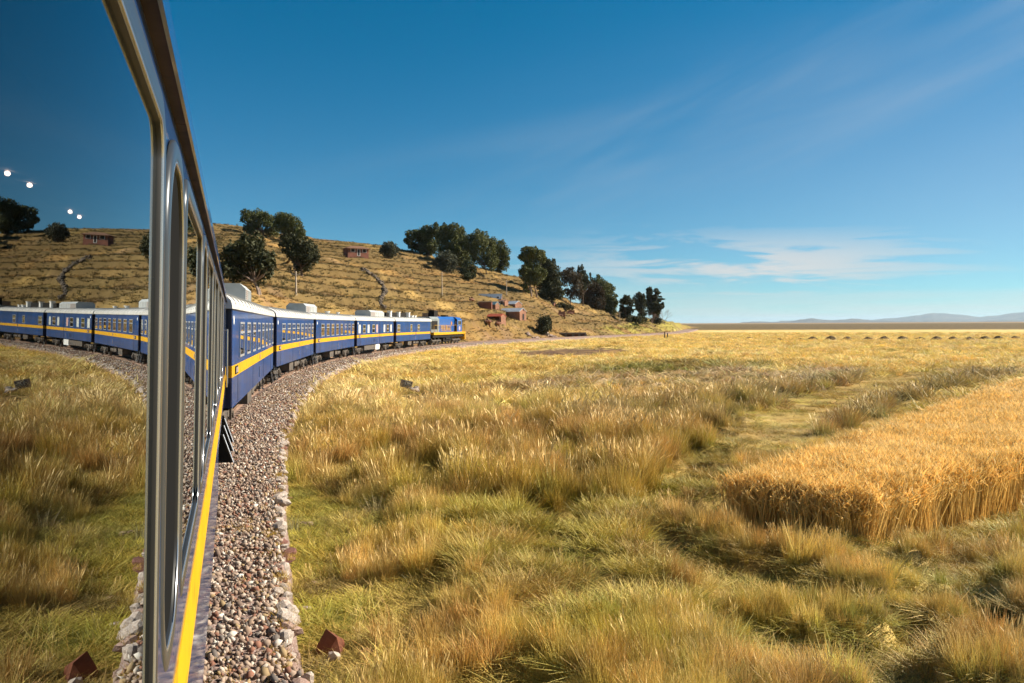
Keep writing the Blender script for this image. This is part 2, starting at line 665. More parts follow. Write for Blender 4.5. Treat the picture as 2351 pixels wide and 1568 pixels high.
GUTTER = pmat('brown_gutter', (0.028, 0.017, 0.013), 0.7, spec=0.2, col2=(0.05, 0.032, 0.024), nscale=5.0, col3=(0.012, 0.01, 0.01), n3scale=10.0, bump=(14.0, 0.3, 0.005))
PLATE = pmat('grey_plate', (0.30, 0.24, 0.22), 0.5, col2=(0.20, 0.15, 0.14), nscale=14.0)
WHITE = pmat('white_paint', (0.78, 0.77, 0.74), 0.5, col2=(0.66, 0.64, 0.60), nscale=3.0)
INTER = pmat('carriage_interior', (0.05, 0.035, 0.025), 0.6, col2=(0.03, 0.02, 0.015), nscale=2.0)
INTER_L = pmat('cream_ceiling', (0.30, 0.27, 0.23), 0.7, col2=(0.25, 0.22, 0.19), nscale=1.0)
SEAT = pmat('seat_cloth', (0.10, 0.035, 0.03), 0.8, col2=(0.07, 0.03, 0.03), nscale=6.0)
LAMP = pmat('lamp_glow', (0.8, 0.6, 0.5), 0.4, emit=((1.0, 0.66, 0.50), 5.0))


def glass_mat():
    m = bpy.data.materials.new('tinted_window_glass')
    m.use_nodes = True
    nt = m.node_tree
    N, L = nt.nodes, nt.links
    N.clear()
    out = N.new('ShaderNodeOutputMaterial')
    fr = N.new('ShaderNodeFresnel')
    fr.inputs['IOR'].default_value = 1.8
    tr = N.new('ShaderNodeBsdfTransparent')
    tr.inputs[0].default_value = (0.30, 0.33, 0.34, 1)
    gl = N.new('ShaderNodeBsdfGlossy')
    gl.inputs['Color'].default_value = (0.88, 0.94, 0.98, 1)
    gl.inputs['Roughness'].default_value = 0.0
    mx = N.new('ShaderNodeMixShader')
    L.new(fr.outputs[0], mx.inputs[0])
    L.new(tr.outputs[0], mx.inputs[1])
    L.new(gl.outputs[0], mx.inputs[2])
    L.new(mx.outputs[0], out.inputs['Surface'])
    return m


GLASS = glass_mat()

# ------------------------------------------------------------------ what grows where: zones of the grassland, read off the photo and pinned to the ground
GOLD, PALE, BROWN = (.76, .54, .175), (.82, .65, .30), (.46, .265, .085)
OLIVE, GREEN, PINK = (.52, .385, .075), (.40, .345, .045), (.50, .35, .24)
EARTH, GREY = (.17, .10, .06), (.36, .28, .14)


def in_poly(px, py, poly):
    inside = np.zeros(px.shape, bool)
    n = len(poly)
    for i in range(n):
        x0, y0 = poly[i]
        x1, y1 = poly[(i + 1) % n]
        c = ((y0 > py) != (y1 > py)) & (px < (x1 - x0) * (py - y0) / ((y1 - y0) + 1e-9) + x0)
        inside ^= c
    return inside


# polygon, colour, height, density, kind (0 tall tuft, 1 medium tuft, 2 short turf), strength
ZONES = [
    ([(640, 1000), (760, 975), (960, 1000), (1180, 985), (1420, 1000), (1640, 985), (1600, 1080), (1500, 1150), (1260, 1185), (1020, 1165), (860, 1130), (740, 1110), (650, 1090)], BROWN, .50, 1.1, 0, .55),
    ([(690, 880), (900, 905), (1150, 925), (1500, 935), (1420, 990), (1180, 985), (960, 1000), (760, 975), (680, 950)], PALE, .46, 1.2, 0, .8),
    ([(1060, 905), (1180, 885), (1360, 862), (1560, 856), (1800, 850), (1960, 846), (1990, 865), (1860, 900), (1640, 908), (1400, 905), (1260, 912)], PINK, .22, .8, 1, .9),
    ([(1330, 848), (1480, 842), (1640, 838), (1775, 836), (1780, 847), (1620, 853), (1460, 863), (1350, 865)], (.20, .19, .04), .30, 1.1, 1, .9),
    ([(1170, 808), (1300, 799), (1430, 801), (1465, 810), (1330, 820), (1200, 820)], (.13, .07, .045), .08, .15, 2, 1.0),
    ([(1560, 1200), (1480, 1130), (1600, 1060), (1680, 985), (1760, 930), (1950, 875), (2160, 845), (2330, 842), (2351, 862), (2200, 905), (2020, 985), (1860, 1035), (1690, 1085), (1690, 1200)], (.40, .27, .075), .10, .55, 2, 1.0),
    ([(1240, 985), (1420, 960), (1600, 925), (1760, 895), (1960, 860), (1990, 868), (1840, 905), (1740, 935), (1660, 985), (1460, 1010)], GREY, .52, 1.2, 0, .8),
    ([(1880, 1010), (2100, 915), (2260, 880), (2351, 862), (2351, 850), (2200, 868), (2080, 905), (1860, 1000)], GREY, .50, 1.1, 0, .8),
    ([(635, 1040), (650, 1090), (700, 1110), (790, 1130), (770, 1190), (830, 1260), (800, 1330), (830, 1400), (870, 1470), (800, 1568), (690, 1568), (650, 1380), (630, 1200)], (.46, .32, .055), .09, .75, 2, 1.0),
    ([(980, 1190), (1130, 1170), (1480, 1180), (1560, 1260), (1640, 1330), (1560, 1420), (1420, 1500), (1250, 1490), (1130, 1400), (1020, 1300)], (.44, .33, .07), .17, .9, 2, .85),
    ([(1120, 1170), (1300, 1160), (1460, 1170), (1470, 1190), (1300, 1212), (1140, 1205)], OLIVE, .32, .7, 1, .8),
    ([(1640, 1230), (1860, 1290), (2351, 1190), (2351, 1568), (1480, 1568), (1560, 1420), (1600, 1330)], (.66, .49, .15), .27, 1.1, 0, .75),
    ([(2060, 1290), (2351, 1230), (2351, 1360), (2180, 1380)], (.30, .24, .075), .30, .8, 0, .8),
]


def zone(x, y):
    """colour, height, density and kind for ground points"""
    x, y = np.asarray(x, float), np.asarray(y, float)
    n = x.size
    px, py, dep = project(np.stack([x, y, np.zeros(n)], 1))
    wob = 1 + 0 * x
    wn = np.random.default_rng(5).normal(size=(2, n))
    jx = (fbm(x / 2.0, y / 2.0, 41, 3) - .5) * 60 * np.clip(20 / np.maximum(dep, 4), .2, 1.6) + wn[0] * 130 / np.maximum(dep, 4)
    jy = (fbm(x / 2.0, y / 2.0, 43, 3) - .5) * np.where(dep > 45, 350, 800) / np.maximum(dep, 4) + wn[1] * 190 / np.maximum(dep, 4)
    px, py = px + jx, py + jy
    r = np.hypot(x, y)
    big = fbm(x / 9.0, y / 9.0, 51, 3)
    med = fbm(x / 2.4, y / 2.4, 53, 3)
    col = np.tile(np.array(GOLD), (n, 1))
    mixin = lambda c, w: col * (1 - w[:, None]) + np.array(c) * w[:, None]
    col = mixin(PALE, sstep(.5, .75, big) * .8)
    hum = hummock(x, y)
    hgt = (.29 - .04 * (1 - sstep(12, 26, r))) * (.75 + .6 * med)
    den = np.ones(n)
    kind = np.where(med > .5, 0, 1)
    # the nearer grass is greener and more uneven
    nr = 1 - sstep(16, 30, r)
    col = mixin(OLIVE, nr * .25 * sstep(.35, .65, 1 - big))
    for poly, c, h, d, k, s in ZONES:
        ins = in_poly(px, py, poly) & (dep > .5)
        w = ins * s
        col = mixin(c, w)
        hgt = np.where(ins, h * (.7 + .6 * med), hgt)
        den = np.where(ins, d, den)
        kind = np.where(ins, k, kind)
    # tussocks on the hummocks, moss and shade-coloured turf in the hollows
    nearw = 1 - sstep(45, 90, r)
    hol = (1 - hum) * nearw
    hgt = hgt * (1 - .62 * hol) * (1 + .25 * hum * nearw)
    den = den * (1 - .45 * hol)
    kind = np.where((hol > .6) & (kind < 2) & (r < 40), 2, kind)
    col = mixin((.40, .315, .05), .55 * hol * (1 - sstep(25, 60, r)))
    # every tussock its own shade of straw, olive or brown
    tone = fbm(x / 1.15, y / 1.15, 151, 2)
    col = mixin((.50, .38, .07), .5 * nearw * sstep(.52, .66, tone))
    col = mixin((.54, .36, .12), .55 * nearw * sstep(.50, .36, tone))
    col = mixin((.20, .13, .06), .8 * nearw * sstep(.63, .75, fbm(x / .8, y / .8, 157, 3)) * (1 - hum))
    # smaller patches
    col = mixin(BROWN, .55 * sstep(.58, .74, fbm(x / 1.7, y / 1.7, 61, 3)))
    col = mixin(GREEN, (.50 * nr) * sstep(.56, .74, fbm(x / 1.3, y / 1.3, 67, 3)))
    col = mixin(PALE, .40 * sstep(.60, .75, fbm(x / 6, y / 14, 71, 3)))
    return col, hgt, den, kind


def hill_col(x, y):
    n = x.size
    col = np.tile(np.array((.255, .142, .045)), (n, 1))
    mixin = lambda c, w: col * (1 - w[:, None]) + np.array(c) * w[:, None]
    col = mixin((.42, .28, .09), .6 * sstep(.5, .7, fbm(x / 14, y / 14, 81, 3)))
    col = mixin((.16, .11, .04), .8 * sstep(.50, .70, fbm(x / 7, y / 7, 83, 4)))
    col = mixin((.13, .098, .03), .75 * sstep(.55, .72, fbm(x / 11, y / 11, 87, 4)))
    col = mixin((.28, .17, .10), .6 * sstep(.6, .75, fbm(x / 5, y / 5, 89, 3)))
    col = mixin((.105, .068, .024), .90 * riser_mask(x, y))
    px, py, dep = project(np.stack([x, y, ground_z(x, y)], 1))
    w = sstep(0, 1, in_poly(px, py, [(1480, 735), (1560, 700), (1700, 745), (1420, 770), (1360, 755)]) * 1.0) * .6
    w = w * sstep(.35, .6, fbm(x / 6, y / 6, 91, 3))
    col = mixin((.36, .33, .05), w)
    return col


# ------------------------------------------------------------------ ground
def ground_mat(name, bumpy, base_scale, pale_amt=.45):
    m = bpy.data.materials.new(name)
    m.use_nodes = True
    nt = m.node_tree
    N, L = nt.nodes, nt.links
    b = N['Principled BSDF']
    b.inputs['Roughness'].default_value = 0.95
    b.inputs['Specular IOR Level'].default_value = 0.1
    a = N.new('ShaderNodeAttribute')
    a.attribute_name = 'tint'
    tc = N.new('ShaderNodeTexCoord')

    def noise(scale, d=6.0):
        n = N.new('ShaderNodeTexNoise')
        n.inputs['Scale'].default_value = scale
        n.inputs['Detail'].default_value = d
        n.inputs['Roughness'].default_value = 0.65
        L.new(tc.outputs['Object'], n.inputs['Vector'])
        return n.outputs['Fac']

    def mix(f, c1, c2, mode='MIX'):
        n = N.new('ShaderNodeMix')
        n.data_type = 'RGBA'
        n.blend_type = mode
        for i, v in ((0, f), (6, c1), (7, c2)):
            if isinstance(v, (int, float)):
                n.inputs[i].default_value = v
            elif isinstance(v, tuple):
                n.inputs[i].default_value = (*v, 1)
            else:
                L.new(v, n.inputs[i])
        return n.outputs[2]

    def mr(v, lo, hi, a0=0.0, a1=1.0):
        n = N.new('ShaderNodeMapRange')
        n.inputs['From Min'].default_value = lo
        n.inputs['From Max'].default_value = hi
        n.inputs['To Min'].default_value = a0
        n.inputs['To Max'].default_value = a1
        L.new(v, n.inputs['Value'])
        return n.outputs[0]
    c = mix(mr(noise(base_scale), .40, .68, 0, .6), a.outputs['Color'], (.17, .11, .045))
    c = mix(mr(noise(base_scale * 0.22), .45, .7, 0, pale_amt), c, (.40, .28, .10))
    L.new(c, b.inputs['Base Color'])
    bn = N.new('ShaderNodeBump')
    bn.inputs['Strength'].default_value = bumpy
    bn.inputs['Distance'].default_value = 0.25
    L.new(noise(base_scale * 1.6), bn.inputs['Height'])
    L.new(bn.outputs[0], b.inputs['Normal'])
    return m


def build_ground():
    fine = np.arange(-26, 60.01, 0.22)
    coarse = np.concatenate([np.arange(-180, -26, 4.0), fine, np.arange(64, 180.1, 4.0)])
    phis = np.radians(coarse)
    rs = np.concatenate([[0.5, 1.5, 2.5], np.arange(3.2, 40, .35), np.arange(40, 330, .75), 330 * 1.06 ** np.arange(0, 78)])
    P, Rr = np.meshgrid(phis, rs, indexing='ij')
    X, Y = Rr * np.sin(P), Rr * np.cos(P)
    xf, yf = X.ravel(), Y.ravel()
    Z = ground_z(xf, yf)
    h, t = hill_raw(xf, yf)
    hillm = h > 0.02
    r = np.hypot(xf, yf)
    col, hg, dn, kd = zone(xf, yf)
    # the plain beyond the meadow: a dark bed of dried reeds, then a paler strip
    far = sstep(400, 470, r + 40 * (fbm(xf / 60, yf / 60, 5) - .5))
    col = col * (1 - far[:, None]) + np.array((.085, .060, .030)) * far[:, None]
    far2 = sstep(1900, 2600, r)
    col = col * (1 - far2[:, None]) + np.array((.27, .17, .085)) * far2[:, None]
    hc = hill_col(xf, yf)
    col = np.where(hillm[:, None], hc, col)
    col4 = np.concatenate([col, np.ones((len(col), 1))], 1)
    ni, nj = X.shape
    I, J = np.meshgrid(np.arange(ni - 1), np.arange(nj - 1), indexing='ij')
    q = np.stack([I * nj + J, (I + 1) * nj + J, (I + 1) * nj + J + 1, I * nj + J + 1], -1).reshape(-1, 4)
    q = q[:, ::-1]
    V = np.stack([xf, yf, Z], 1)
    isH = hillm[q].any(1)
    for name, sel, mat in (('grassland', ~isH, ground_mat('grassland_soil', .5, .9)), ('hillside', isH, ground_mat('hillside_soil', .8, .55, .15))):
        qq = q[sel]
        used = np.unique(qq)
        re = np.full(len(V), -1)
        re[used] = np.arange(len(used))
        me = np_mesh(name, V[used], re[qq], mat, {'tint': ('FLOAT_COLOR', 'POINT', col4[used])}, smooth=True)
        tag(obj_of(name, me), kind='structure')


build_ground()


def build_mountains():
    mat = pmat('far_rock', (.10, .085, .075), .9, spec=.1, col2=(.15, .125, .10), nscale=.002)
    specs = [
        (23500.0, [(1790, 737), (1830, 735.5), (1860, 735.5), (1900, 737), (1950, 736), (2000, 734), (2060, 729), (2105, 724), (2140, 718.5), (2160, 719), (2200, 722), (2250, 727), (2290, 724), (2335, 717), (2370, 716), (2450, 722), (2600, 730), (2800, 737)], 'distant_mountains'),
        (15500.0, [(1700, 740), (1735, 738.2), (1750, 738), (1770, 739.2), (1800, 739), (1820, 737.5), (1835, 733.5), (1862, 730.8), (1880, 733), (1910, 735), (1940, 733), (1958, 730.6), (1975, 733), (2000, 736), (2060, 737.5), (2200, 738), (2290, 736), (2350, 735), (2500, 738)], 'distant_hills'),
    ]
    for dist, prof, name in specs:
        xs = np.linspace(prof[0][0], prof[-1][0], 260)
        ys = np.interp(xs, [p[0] for p in prof], [p[1] for p in prof])
        ys = ys - (fbm(xs / 14, xs * 0 + 3, 5, 4) - .5) * 2.6
        rows = []
        for k, (dr, hk) in enumerate(((-2600, 0.0), (-1500, .42), (-700, .78), (0, 1.0), (1200, .6), (3000, 0.0))):
            row = []
            for i, (px, py) in enumerate(zip(xs, ys)):
                d = ray(px, py)
                hd = math.hypot(d[0], d[1])
                top = max(CAM_Z + d[2] / hd * dist, 0)
                rr = dist + dr + 500 * (float(fbm(np.array([i / 9.0]), np.array([k * 3.1]), 9)[0]) - .5)
                z = top * hk * (1 + (.5 * (float(fbm(np.array([i / 6.0]), np.array([k * 1.7]), 19)[0]) - .5) if 0 < hk < 1 else 0))
                row.append((d[0] / hd * rr, d[1] / hd * rr, z - (4 if hk == 0 else 0)))
            rows.append(row)
        V = [p for r in rows for p in r]
        n = len(xs)
        F = [(k * n + i, k * n + i + 1, (k + 1) * n + i + 1, (k + 1) * n + i) for k in range(len(rows) - 1) for i in range(n - 1)]
        tag(obj_of(name, np_mesh(name, V, F, mat, smooth=True)), kind='structure')


build_mountains()

# ------------------------------------------------------------------ ballast bed and track
BALLAST = pmat('ballast_gravel', (.27, .185, .155), .9, spec=.2, col2=(.17, .11, .09), nscale=9.0, col3=(.50, .42, .37), n3scale=26.0, bump=(18.0, 1.0, .06))


def edge_a(a):
    return float(half_w(a)) + .22 * (float(fbm(np.array([a / 1.7]), np.array([.3]), 21)[0]) - .5)


BED = [None]


def build_ballast():
    arcs = np.concatenate([np.arange(-40, 60, .3), np.arange(60, 420, 1.2)])
    rows = []
    for a in arcs:
        x, y, p = center(a)
        n = (math.cos(p), -math.sin(p))
        e = edge_a(a)
        row = []
        for lat, z in ((-3.4, -.03), (-2.6, .44), (-1.4, .46), (0, .46), (1.4, .46), (e - .25, .45), (e, .36), (e + .12, .05), (e + .2, -.2)):
            jz = .03 * (float(fbm(np.array([a * 2.0]), np.array([lat * 3.0]), 33)[0]) - .5)
            row.append((x + n[0] * lat, y + n[1] * lat, z + jz))
        rows.append(row)
    k = len(rows[0])
    V = [p for r in rows for p in r]
    F = [(i * k + j, i * k + j + 1, (i + 1) * k + j + 1, (i + 1) * k + j) for i in range(len(rows) - 1) for j in range(k - 1)]
    BED[0] = tag(obj_of('ballast_bed', np_mesh('ballast_bed', V, F, BALLAST)), kind='structure')


build_ballast()


def build_track():
    tr = bpy.data.objects.new('railway_track', None)
    COL.objects.link(tr)
    tag(tr, kind='structure')
    arcs = list(np.arange(-40, 165, 1.0)) + list(np.arange(165, 420, 4.0))
    prof = [(-.065, 0), (.065, 0), (.065, .02), (.012, .04), (.012, .115), (.036, .12), (.036, .155), (-.036, .155), (-.036, .12), (-.012, .115), (-.012, .04), (-.065, .02)]
    for s in (-1, 1):
        V, F = [], []
        for i, a in enumerate(arcs):
            x, y, p = center(a)
            n = (math.cos(p), -math.sin(p))
            for (dx, dz) in prof:
                l = s * .7525 + dx
                V.append((x + n[0] * l, y + n[1] * l, RAIL_Z - .155 + dz))
        k = len(prof)
        for i in range(len(arcs) - 1):
            for j in range(k):
                F.append((i * k + j, i * k + (j + 1) % k, (i + 1) * k + (j + 1) % k, (i + 1) * k + j))
        obj_of('rail', np_mesh('rail', V, F, STEEL), tr)
    wood = pmat('sleeper_wood', (.085, .055, .038), .9, col2=(.14, .10, .07), nscale=5.0, bump=(12, .5, .02))
    mb = MB()
    mb.box((0, 0, 0), (2.45, .24, .14))
    first = mb.build('sleeper', wood, tr)
    k = 0
    for a in np.arange(-1, 178, .72):
        x, y, p = center(a)
        o = first if k == 0 else first.copy()
        if k:
            COL.objects.link(o)
        o.location = (x, y, RAIL_Z - .155 - .066)
        o.rotation_euler = (0, 0, -p)
        k += 1


build_track()

# ------------------------------------------------------------------ carriages
LEAN = R_(1.0)
HW = 1.43                # half width of a carriage
EAVE, SKIRT = 3.45, 0.95
ST0, ST1 = 1.70, 1.985   # the yellow band


def place(a_mid, dlat=0.0):
    x, y, p = center(a_mid)
    return (x + math.cos(p) * dlat, y - math.sin(p) * dlat, RAIL_Z), -p


def bogie(parent, y, axles=2, wheelbase=2.1, r=.43, lift=0.0):
    """side frames, wheels, springs; a part of a carriage with its wheels as sub-parts"""
    f = MB()
    n = axles
    ys = [y + (i - (n - 1) / 2) * wheelbase / max(n - 1, 1) for i in range(n)]
    for s in (-1, 1):
        X = s * .98
        f.bbox(X - .05, X + .05, ys[0] - .45, ys[-1] + .45, .56, .72)
        for yy in ys:
            f.bbox(X - .10, X + .12, yy - .17, yy + .17, .30, .62)       # axle box
            f.cyl((X + .12 * s, yy, .44), (X + .17 * s, yy, .44), .10, n=10)
            for d in (-.26, .26):
                f.cyl((X, yy + d, .40), (X, yy + d, .60), .065, n=8)
                f.bbox(X - .03, X + .03, yy + d - .03, yy + d + .03, .28, .42)
        ym = (ys[0] + ys[-1]) / 2
        for d in (-.16, 0, .16):
            f.cyl((X, ym + d, .26), (X, ym + d, .58), .07, n=8)
        f.bbox(X - .08, X + .08, ym - .34, ym + .34, .18, .27)
        f.box((X, ym - .62, .47), (.05, .75, .06), rx=.55)
        f.box((X, ym + .62, .47), (.05, .75, .06), rx=-.55)
    f.bbox(-.9, .9, ys[0] + .5, ys[-1] - .5, .52, .70)
    b = f.build('bogie', IRON, parent)
    for yy in ys:
        for s in (-1, 1):
            w = MB()
            w.cyl((s * .70, yy, r), (s * .82, yy, r), r, n=24)
            w.cyl((s * .67, yy, r), (s * .70, yy, r), r + .03, n=24)
            w.cyl((s * .82, yy, r), (s * .85, yy, r), .14, n=12)
            w.build('wheel', WHEEL, b)
    return b


def roof_mesh(L, hw, eave, rise, over=.05, n=14):
    mb = MB()
    prof = []
    for k in range(n + 1):
        t = math.pi * k / n
        c, s = math.cos(t), math.sin(t)
        prof.append(((hw + over) * (abs(c) ** .75) * (1 if c > 0 else -1), eave + rise * (s ** .9 if s > 0 else 0)))
    prof += [(-(hw + over), eave - .07), (hw + over, eave - .07)]
    mb.prism(prof, -L / 2, L / 2)
    return mb


def shell(L, hw, skirt, eave, rise):
    """sides and ends: one extruded box with a rounded top that sits inside the roof"""
    mb = MB()
    prof = [(-hw, skirt), (hw, skirt), (hw, eave - .005), (hw * .8, eave + rise * .45), (0, eave + rise * .8), (-hw * .8, eave + rise * .45), (-hw, eave - .005)]
    mb.prism(prof, -L / 2, L / 2)
    return mb


def side_window(car, y, w, z0, z1, bar=.30, kind='glass'):
    """a metal frame standing proud of the side with dark panes let into it"""
    X = HW
    t, d = .055, .022
    mb = MB()
    mb.bbox(X, X + d, y - w / 2, y + w / 2, z1 - t, z1)
    mb.bbox(X, X + d, y - w / 2, y + w / 2, z0, z0 + t)
    mb.bbox(X, X + d, y - w / 2, y - w / 2 + t, z0 + t, z1 - t)
    mb.bbox(X, X + d, y + w / 2 - t, y + w / 2, z0 + t, z1 - t)
    zb = z1 - (z1 - z0) * bar
    if bar:
        mb.bbox(X, X + d, y - w / 2 + t, y + w / 2 - t, zb - .03, zb + .03)
    fr = mb.build('window', ALU_FAR, car)
    m = {'glass': GLASSF, 'pale': CURTAIN, 'pink': PINKCURT}[kind]
    spans = [(z0 + t, zb - .03), (zb + .03, z1 - t)] if bar else [(z0 + t, z1 - t)]
    for (a, b) in spans:
        p = MB()
        p.bbox(X - .004, X + .007, y - w / 2 + t, y + w / 2 - t, a, b)
        p.build('pane', m if kind != 'glass' or True else m, fr)
    return fr


def car_steps(car, y, side=1):
    mb = MB()
    for dy in (-.26, .26):
        mb.box((side * (HW - .12), y + dy, .62), (.03, .05, .80), ry=side * -.18)
    for z in (.32, .56, .80):
        mb.bbox(side * (HW - .30) if side > 0 else -(HW + .02), side * (HW + .02) if side > 0 else -(HW - .30), y - .26, y + .26, z - .02, z + .02)
    s = mb.build('entrance_step', BLACK, car)
    r = MB()
    for dy in (-.28, .28):
        r.box((side * (HW - .04), y + dy, .62), (.022, .022, .80), ry=side * -.18)
    r.build('step_edge', ALU_FAR, s)
    return s


def passenger_car(a0, a1, label, windows, plate=True, unit=None, extra=None):
    L = a1 - a0
    loc, rz = place((a0 + a1) / 2, .18)
    car = empty('passenger_carriage', loc, label, 'train carriage', rz, LEAN, 'blue carriages of the train')
    RL = L
    L = L - 1.0                       # the body stops short of the roof's ends
    shell(L, HW, SKIRT, EAVE, .42).build('body', BLUE, car)
    # dark gangway ends
    for s in (-1, 1):
        g = MB()
        g.bbox(-HW + .03, HW - .012, s * L / 2 if s > 0 else -L / 2 - .10, s * L / 2 + .10 if s > 0 else -L / 2, SKIRT + .03, EAVE - .03)
        g.build('end_wall', DARKBLUE, car)
        g = MB()
        yy = s * (L / 2 + .45)
        g.bbox(-.62, -.50, yy - .34, yy + .34, 1.15, 3.30)
        g.bbox(.50, .62, yy - .34, yy + .34, 1.15, 3.30)
        g.bbox(-.62, .62, yy - .34, yy + .34, 3.30, 3.42)
        g.build('gangway', BLACK, car)
    y = MB()
    d = .006
    y.bbox(HW, HW + d, -L / 2, L / 2, ST0, ST1)
    y.bbox(-HW - d, -HW, -L / 2, L / 2, ST0, ST1)
    y.bbox(-HW + .02, HW + d, -L / 2 - .112, -L / 2 - .10, ST0, ST1)
    y.bbox(HW - .012, HW + d, -L / 2 - .10, -L / 2, ST0, ST1)
    y.build('yellow_band', YELLOW, car)
    L = RL
    rf = roof_mesh(L + .16, HW, EAVE, .46).build('roof', ROOF, car)
    rb = MB()
    pr = []
    for k in range(15):
        t = math.pi * (k + .35) / 14.7
        c, sn = math.cos(t), math.sin(t)
        pr.append(((HW + .05) * (abs(c) ** .75) * (1 if c > 0 else -1), EAVE + .46 * max(sn, 0) ** .9))
    V, F = [], []
    for X, Zv in pr:
        V += [(X, -.025, Zv - .01), (X, -.025, Zv + .035), (X, .025, Zv + .035), (X, .025, Zv - .01)]
    for k in range(14):
        F += [(k * 4 + q, k * 4 + (q + 1) % 4, k * 4 + 4 + (q + 1) % 4, k * 4 + 4 + q) for q in range(4)]
    rb.add(V, F)
    r0 = rb.build('roof_rib', ROOF, rf)
    yy = -L / 2 + .9
    r0.location = (0, yy, 0)
    while yy < L / 2 - 1.5:
        yy += 1.16
        o = r0.copy()
        COL.objects.link(o)
        o.location = (0, yy, 0)
    for yb in (-L / 2 + 3.0, L / 2 - 3.0):
        bogie(car, yb)
    u = MB()
    u.bbox(-HW + .10, HW - .10, -L / 2 + .7, L / 2 - .7, .88, SKIRT + .02)
    u.build('underframe', BLACK, car)
    u = MB()
    u.bbox(HW - .75, HW - .18, -2.6, -.9, .40, .88)
    u.build('equipment_box', IRON, car)
    u = MB()
    u.bbox(HW - .75, HW - .25, .3, 1.3, .52, .88)
    u.build('equipment_box', IRON, car)
    u = MB()
    u.cyl((HW - .5, 1.7, .62), (HW - .5, 3.2, .62), .22, n=14)
    u.build('air_tank', IRON, car)
    for (fr, w, z0, z1, bar, kind) in windows:
        side_window(car, -L / 2 + fr * L, w, z0, z1, bar, kind)
    if plate:
        p = MB()
        p.bbox(HW + d, HW + d + .02, -L / 2 + 1.15, -L / 2 + 1.85, ST0 + .045, ST1 - .04)
        pl = p.build('number_plate', BLACK, car)
        p = MB()
        p.bbox(HW + d + .02, HW + d + .026, -L / 2 + 1.25, -L / 2 + 1.80, ST0 + .075, ST1 - .07)
        p.build('plate_face', PLATE, pl)
        e = MB()
        e.cyl((HW + .001, -L / 2 + .85, EAVE - .34), (HW + .008, -L / 2 + .85, EAVE - .34), .11, n=20)
        e.build('white_emblem', WHITE, car)
    # upright joints between the side sheets
    for f in (.10, .36, .63, .87):
        p = MB()
        yy = -L / 2 + f * L
        p.bbox(HW + .0005, HW + .0045, yy - .014, yy + .014, SKIRT + .03, ST0 - .01)
        p.build('side_seam', DARKBLUE, car)
    # drain strip and latch at mid-side
    p = MB()
    p.bbox(HW + .001, HW + .02, .35, .43, 1.12, 1.50)
    p.build('drain_strip', PLATE, car)
    p = MB()
    p.bbox(HW + d, HW + d + .012, .30, .52, ST0 + .06, ST1 - .06)
    p.build('side_latch', PLATE, car)
    if unit:
        (y0, y1, w, h, mt) = unit
        z0 = EAVE + .36
        m = MB()
        prof = [(-w, z0), (w, z0), (w, z0 + h * .72), (w * .72, z0 + h), (-w * .72, z0 + h), (-w, z0 + h * .72)]
        m.prism(prof, y0, y1)
        un = m.build('roof_unit', mt, car)
        g = MB()
        k = y0 + .12
        zz = z0 + h * .12
        while zz < z0 + h * .66:
            g.bbox(w + .002, w + .02, y0 + .12, y0 + (y1 - y0) * .32, zz, zz + .035)
            zz += .075
        tag(g.build('grille', GRILLE, un), kind='stuff')
        for q in np.linspace(y0 + (y1 - y0) * .4, y1 - .1, 5):
            g = MB()
            g.bbox(w + .002, w + .016, q - .015, q + .015, z0 + .05, z0 + h * .7)
            g.build('panel_seam', ACGREY, un)
    if extra:
        extra(car, L)
    return car


STD = [(.155 + .1115 * i, 1.30, 2.13, 3.07, .30, 'glass') for i in range(8)]


def vents(car, L):
    for f, s in ((.62, .16), (.9, .12)):
        m = MB()
        yy = -L / 2 + f * L
        m.cyl((0.15, yy, EAVE + .40), (0.15, yy, EAVE + .60), s, n=12)
        m.cyl((0.15, yy, EAVE + .60), (0.15, yy, EAVE + .66), s * 1.5, n=12)
        m.build('roof_vent', WHITE, car)


def galley_extra(car, L):
    m = MB()
    yy = -L / 2 + .567 * L
    m.bbox(HW + .001, HW + .018, yy - .05, yy + .05, SKIRT + .02, EAVE - .09)
    m.build('door_post', DARKBLUE, car)
    m = MB()
    m.bbox(HW - .70, HW - .05, -.5, 1.5, .34, .88)
    m.build('white_tank', WHITE, car)
    m = MB()
    m.bbox(HW - .65, HW - .12, -5.4, -.52, .42, .86)
    m.build('battery_box', IRON, car)
    for q in (-1.7, -1.35, -1.0):
        m = MB()
        m.bbox(HW + .001, HW + .014, q - .05, q + .05, 1.2, 1.5)
        m.build('vent_louvre', DARKBLUE, car)
    m = MB()
    m.bbox(-.9, .8, L / 2 - 1.7, L / 2 - .1, EAVE + .38, EAVE + .92)
    m.build('roof_tank', BLACK, car)


def baggage_extra(car, L):
    m = MB()
    yy = -L / 2 + .535 * L
    m.bbox(HW + .001, HW + .018, yy - .06, yy + .06, 1.55, EAVE - .09)
    m.build('door_post', DARKBLUE, car)
    for f0, f1 in ((.10, .22), (.30, .46)):
        m = MB()
        m.bbox(-.95, .5, -L / 2 + f0 * L, -L / 2 + f1 * L, EAVE + .36, EAVE + .98)
        m.build('roof_tank', BLACK, car)
    for f, h in ((.055, .8), (.26, .72), (.52, .72), (.62, .35), (.70, .35)):
        m = MB()
        yy = -L / 2 + f * L
        m.bbox(.2, .62, yy - .25, yy + .25, EAVE + .30, EAVE + .30 + h)
        m.bbox(.15, .67, yy - .30, yy + .30, EAVE + .30 + h, EAVE + .36 + h)
        m.build('roof_vent', WHITE, car)
    m = MB()
    m.cyl((.3, -L / 2 + .09 * L, EAVE + .3), (.3, -L / 2 + .09 * L, EAVE + 2.6), .025, n=6)
    m.build('aerial', IRON, car)


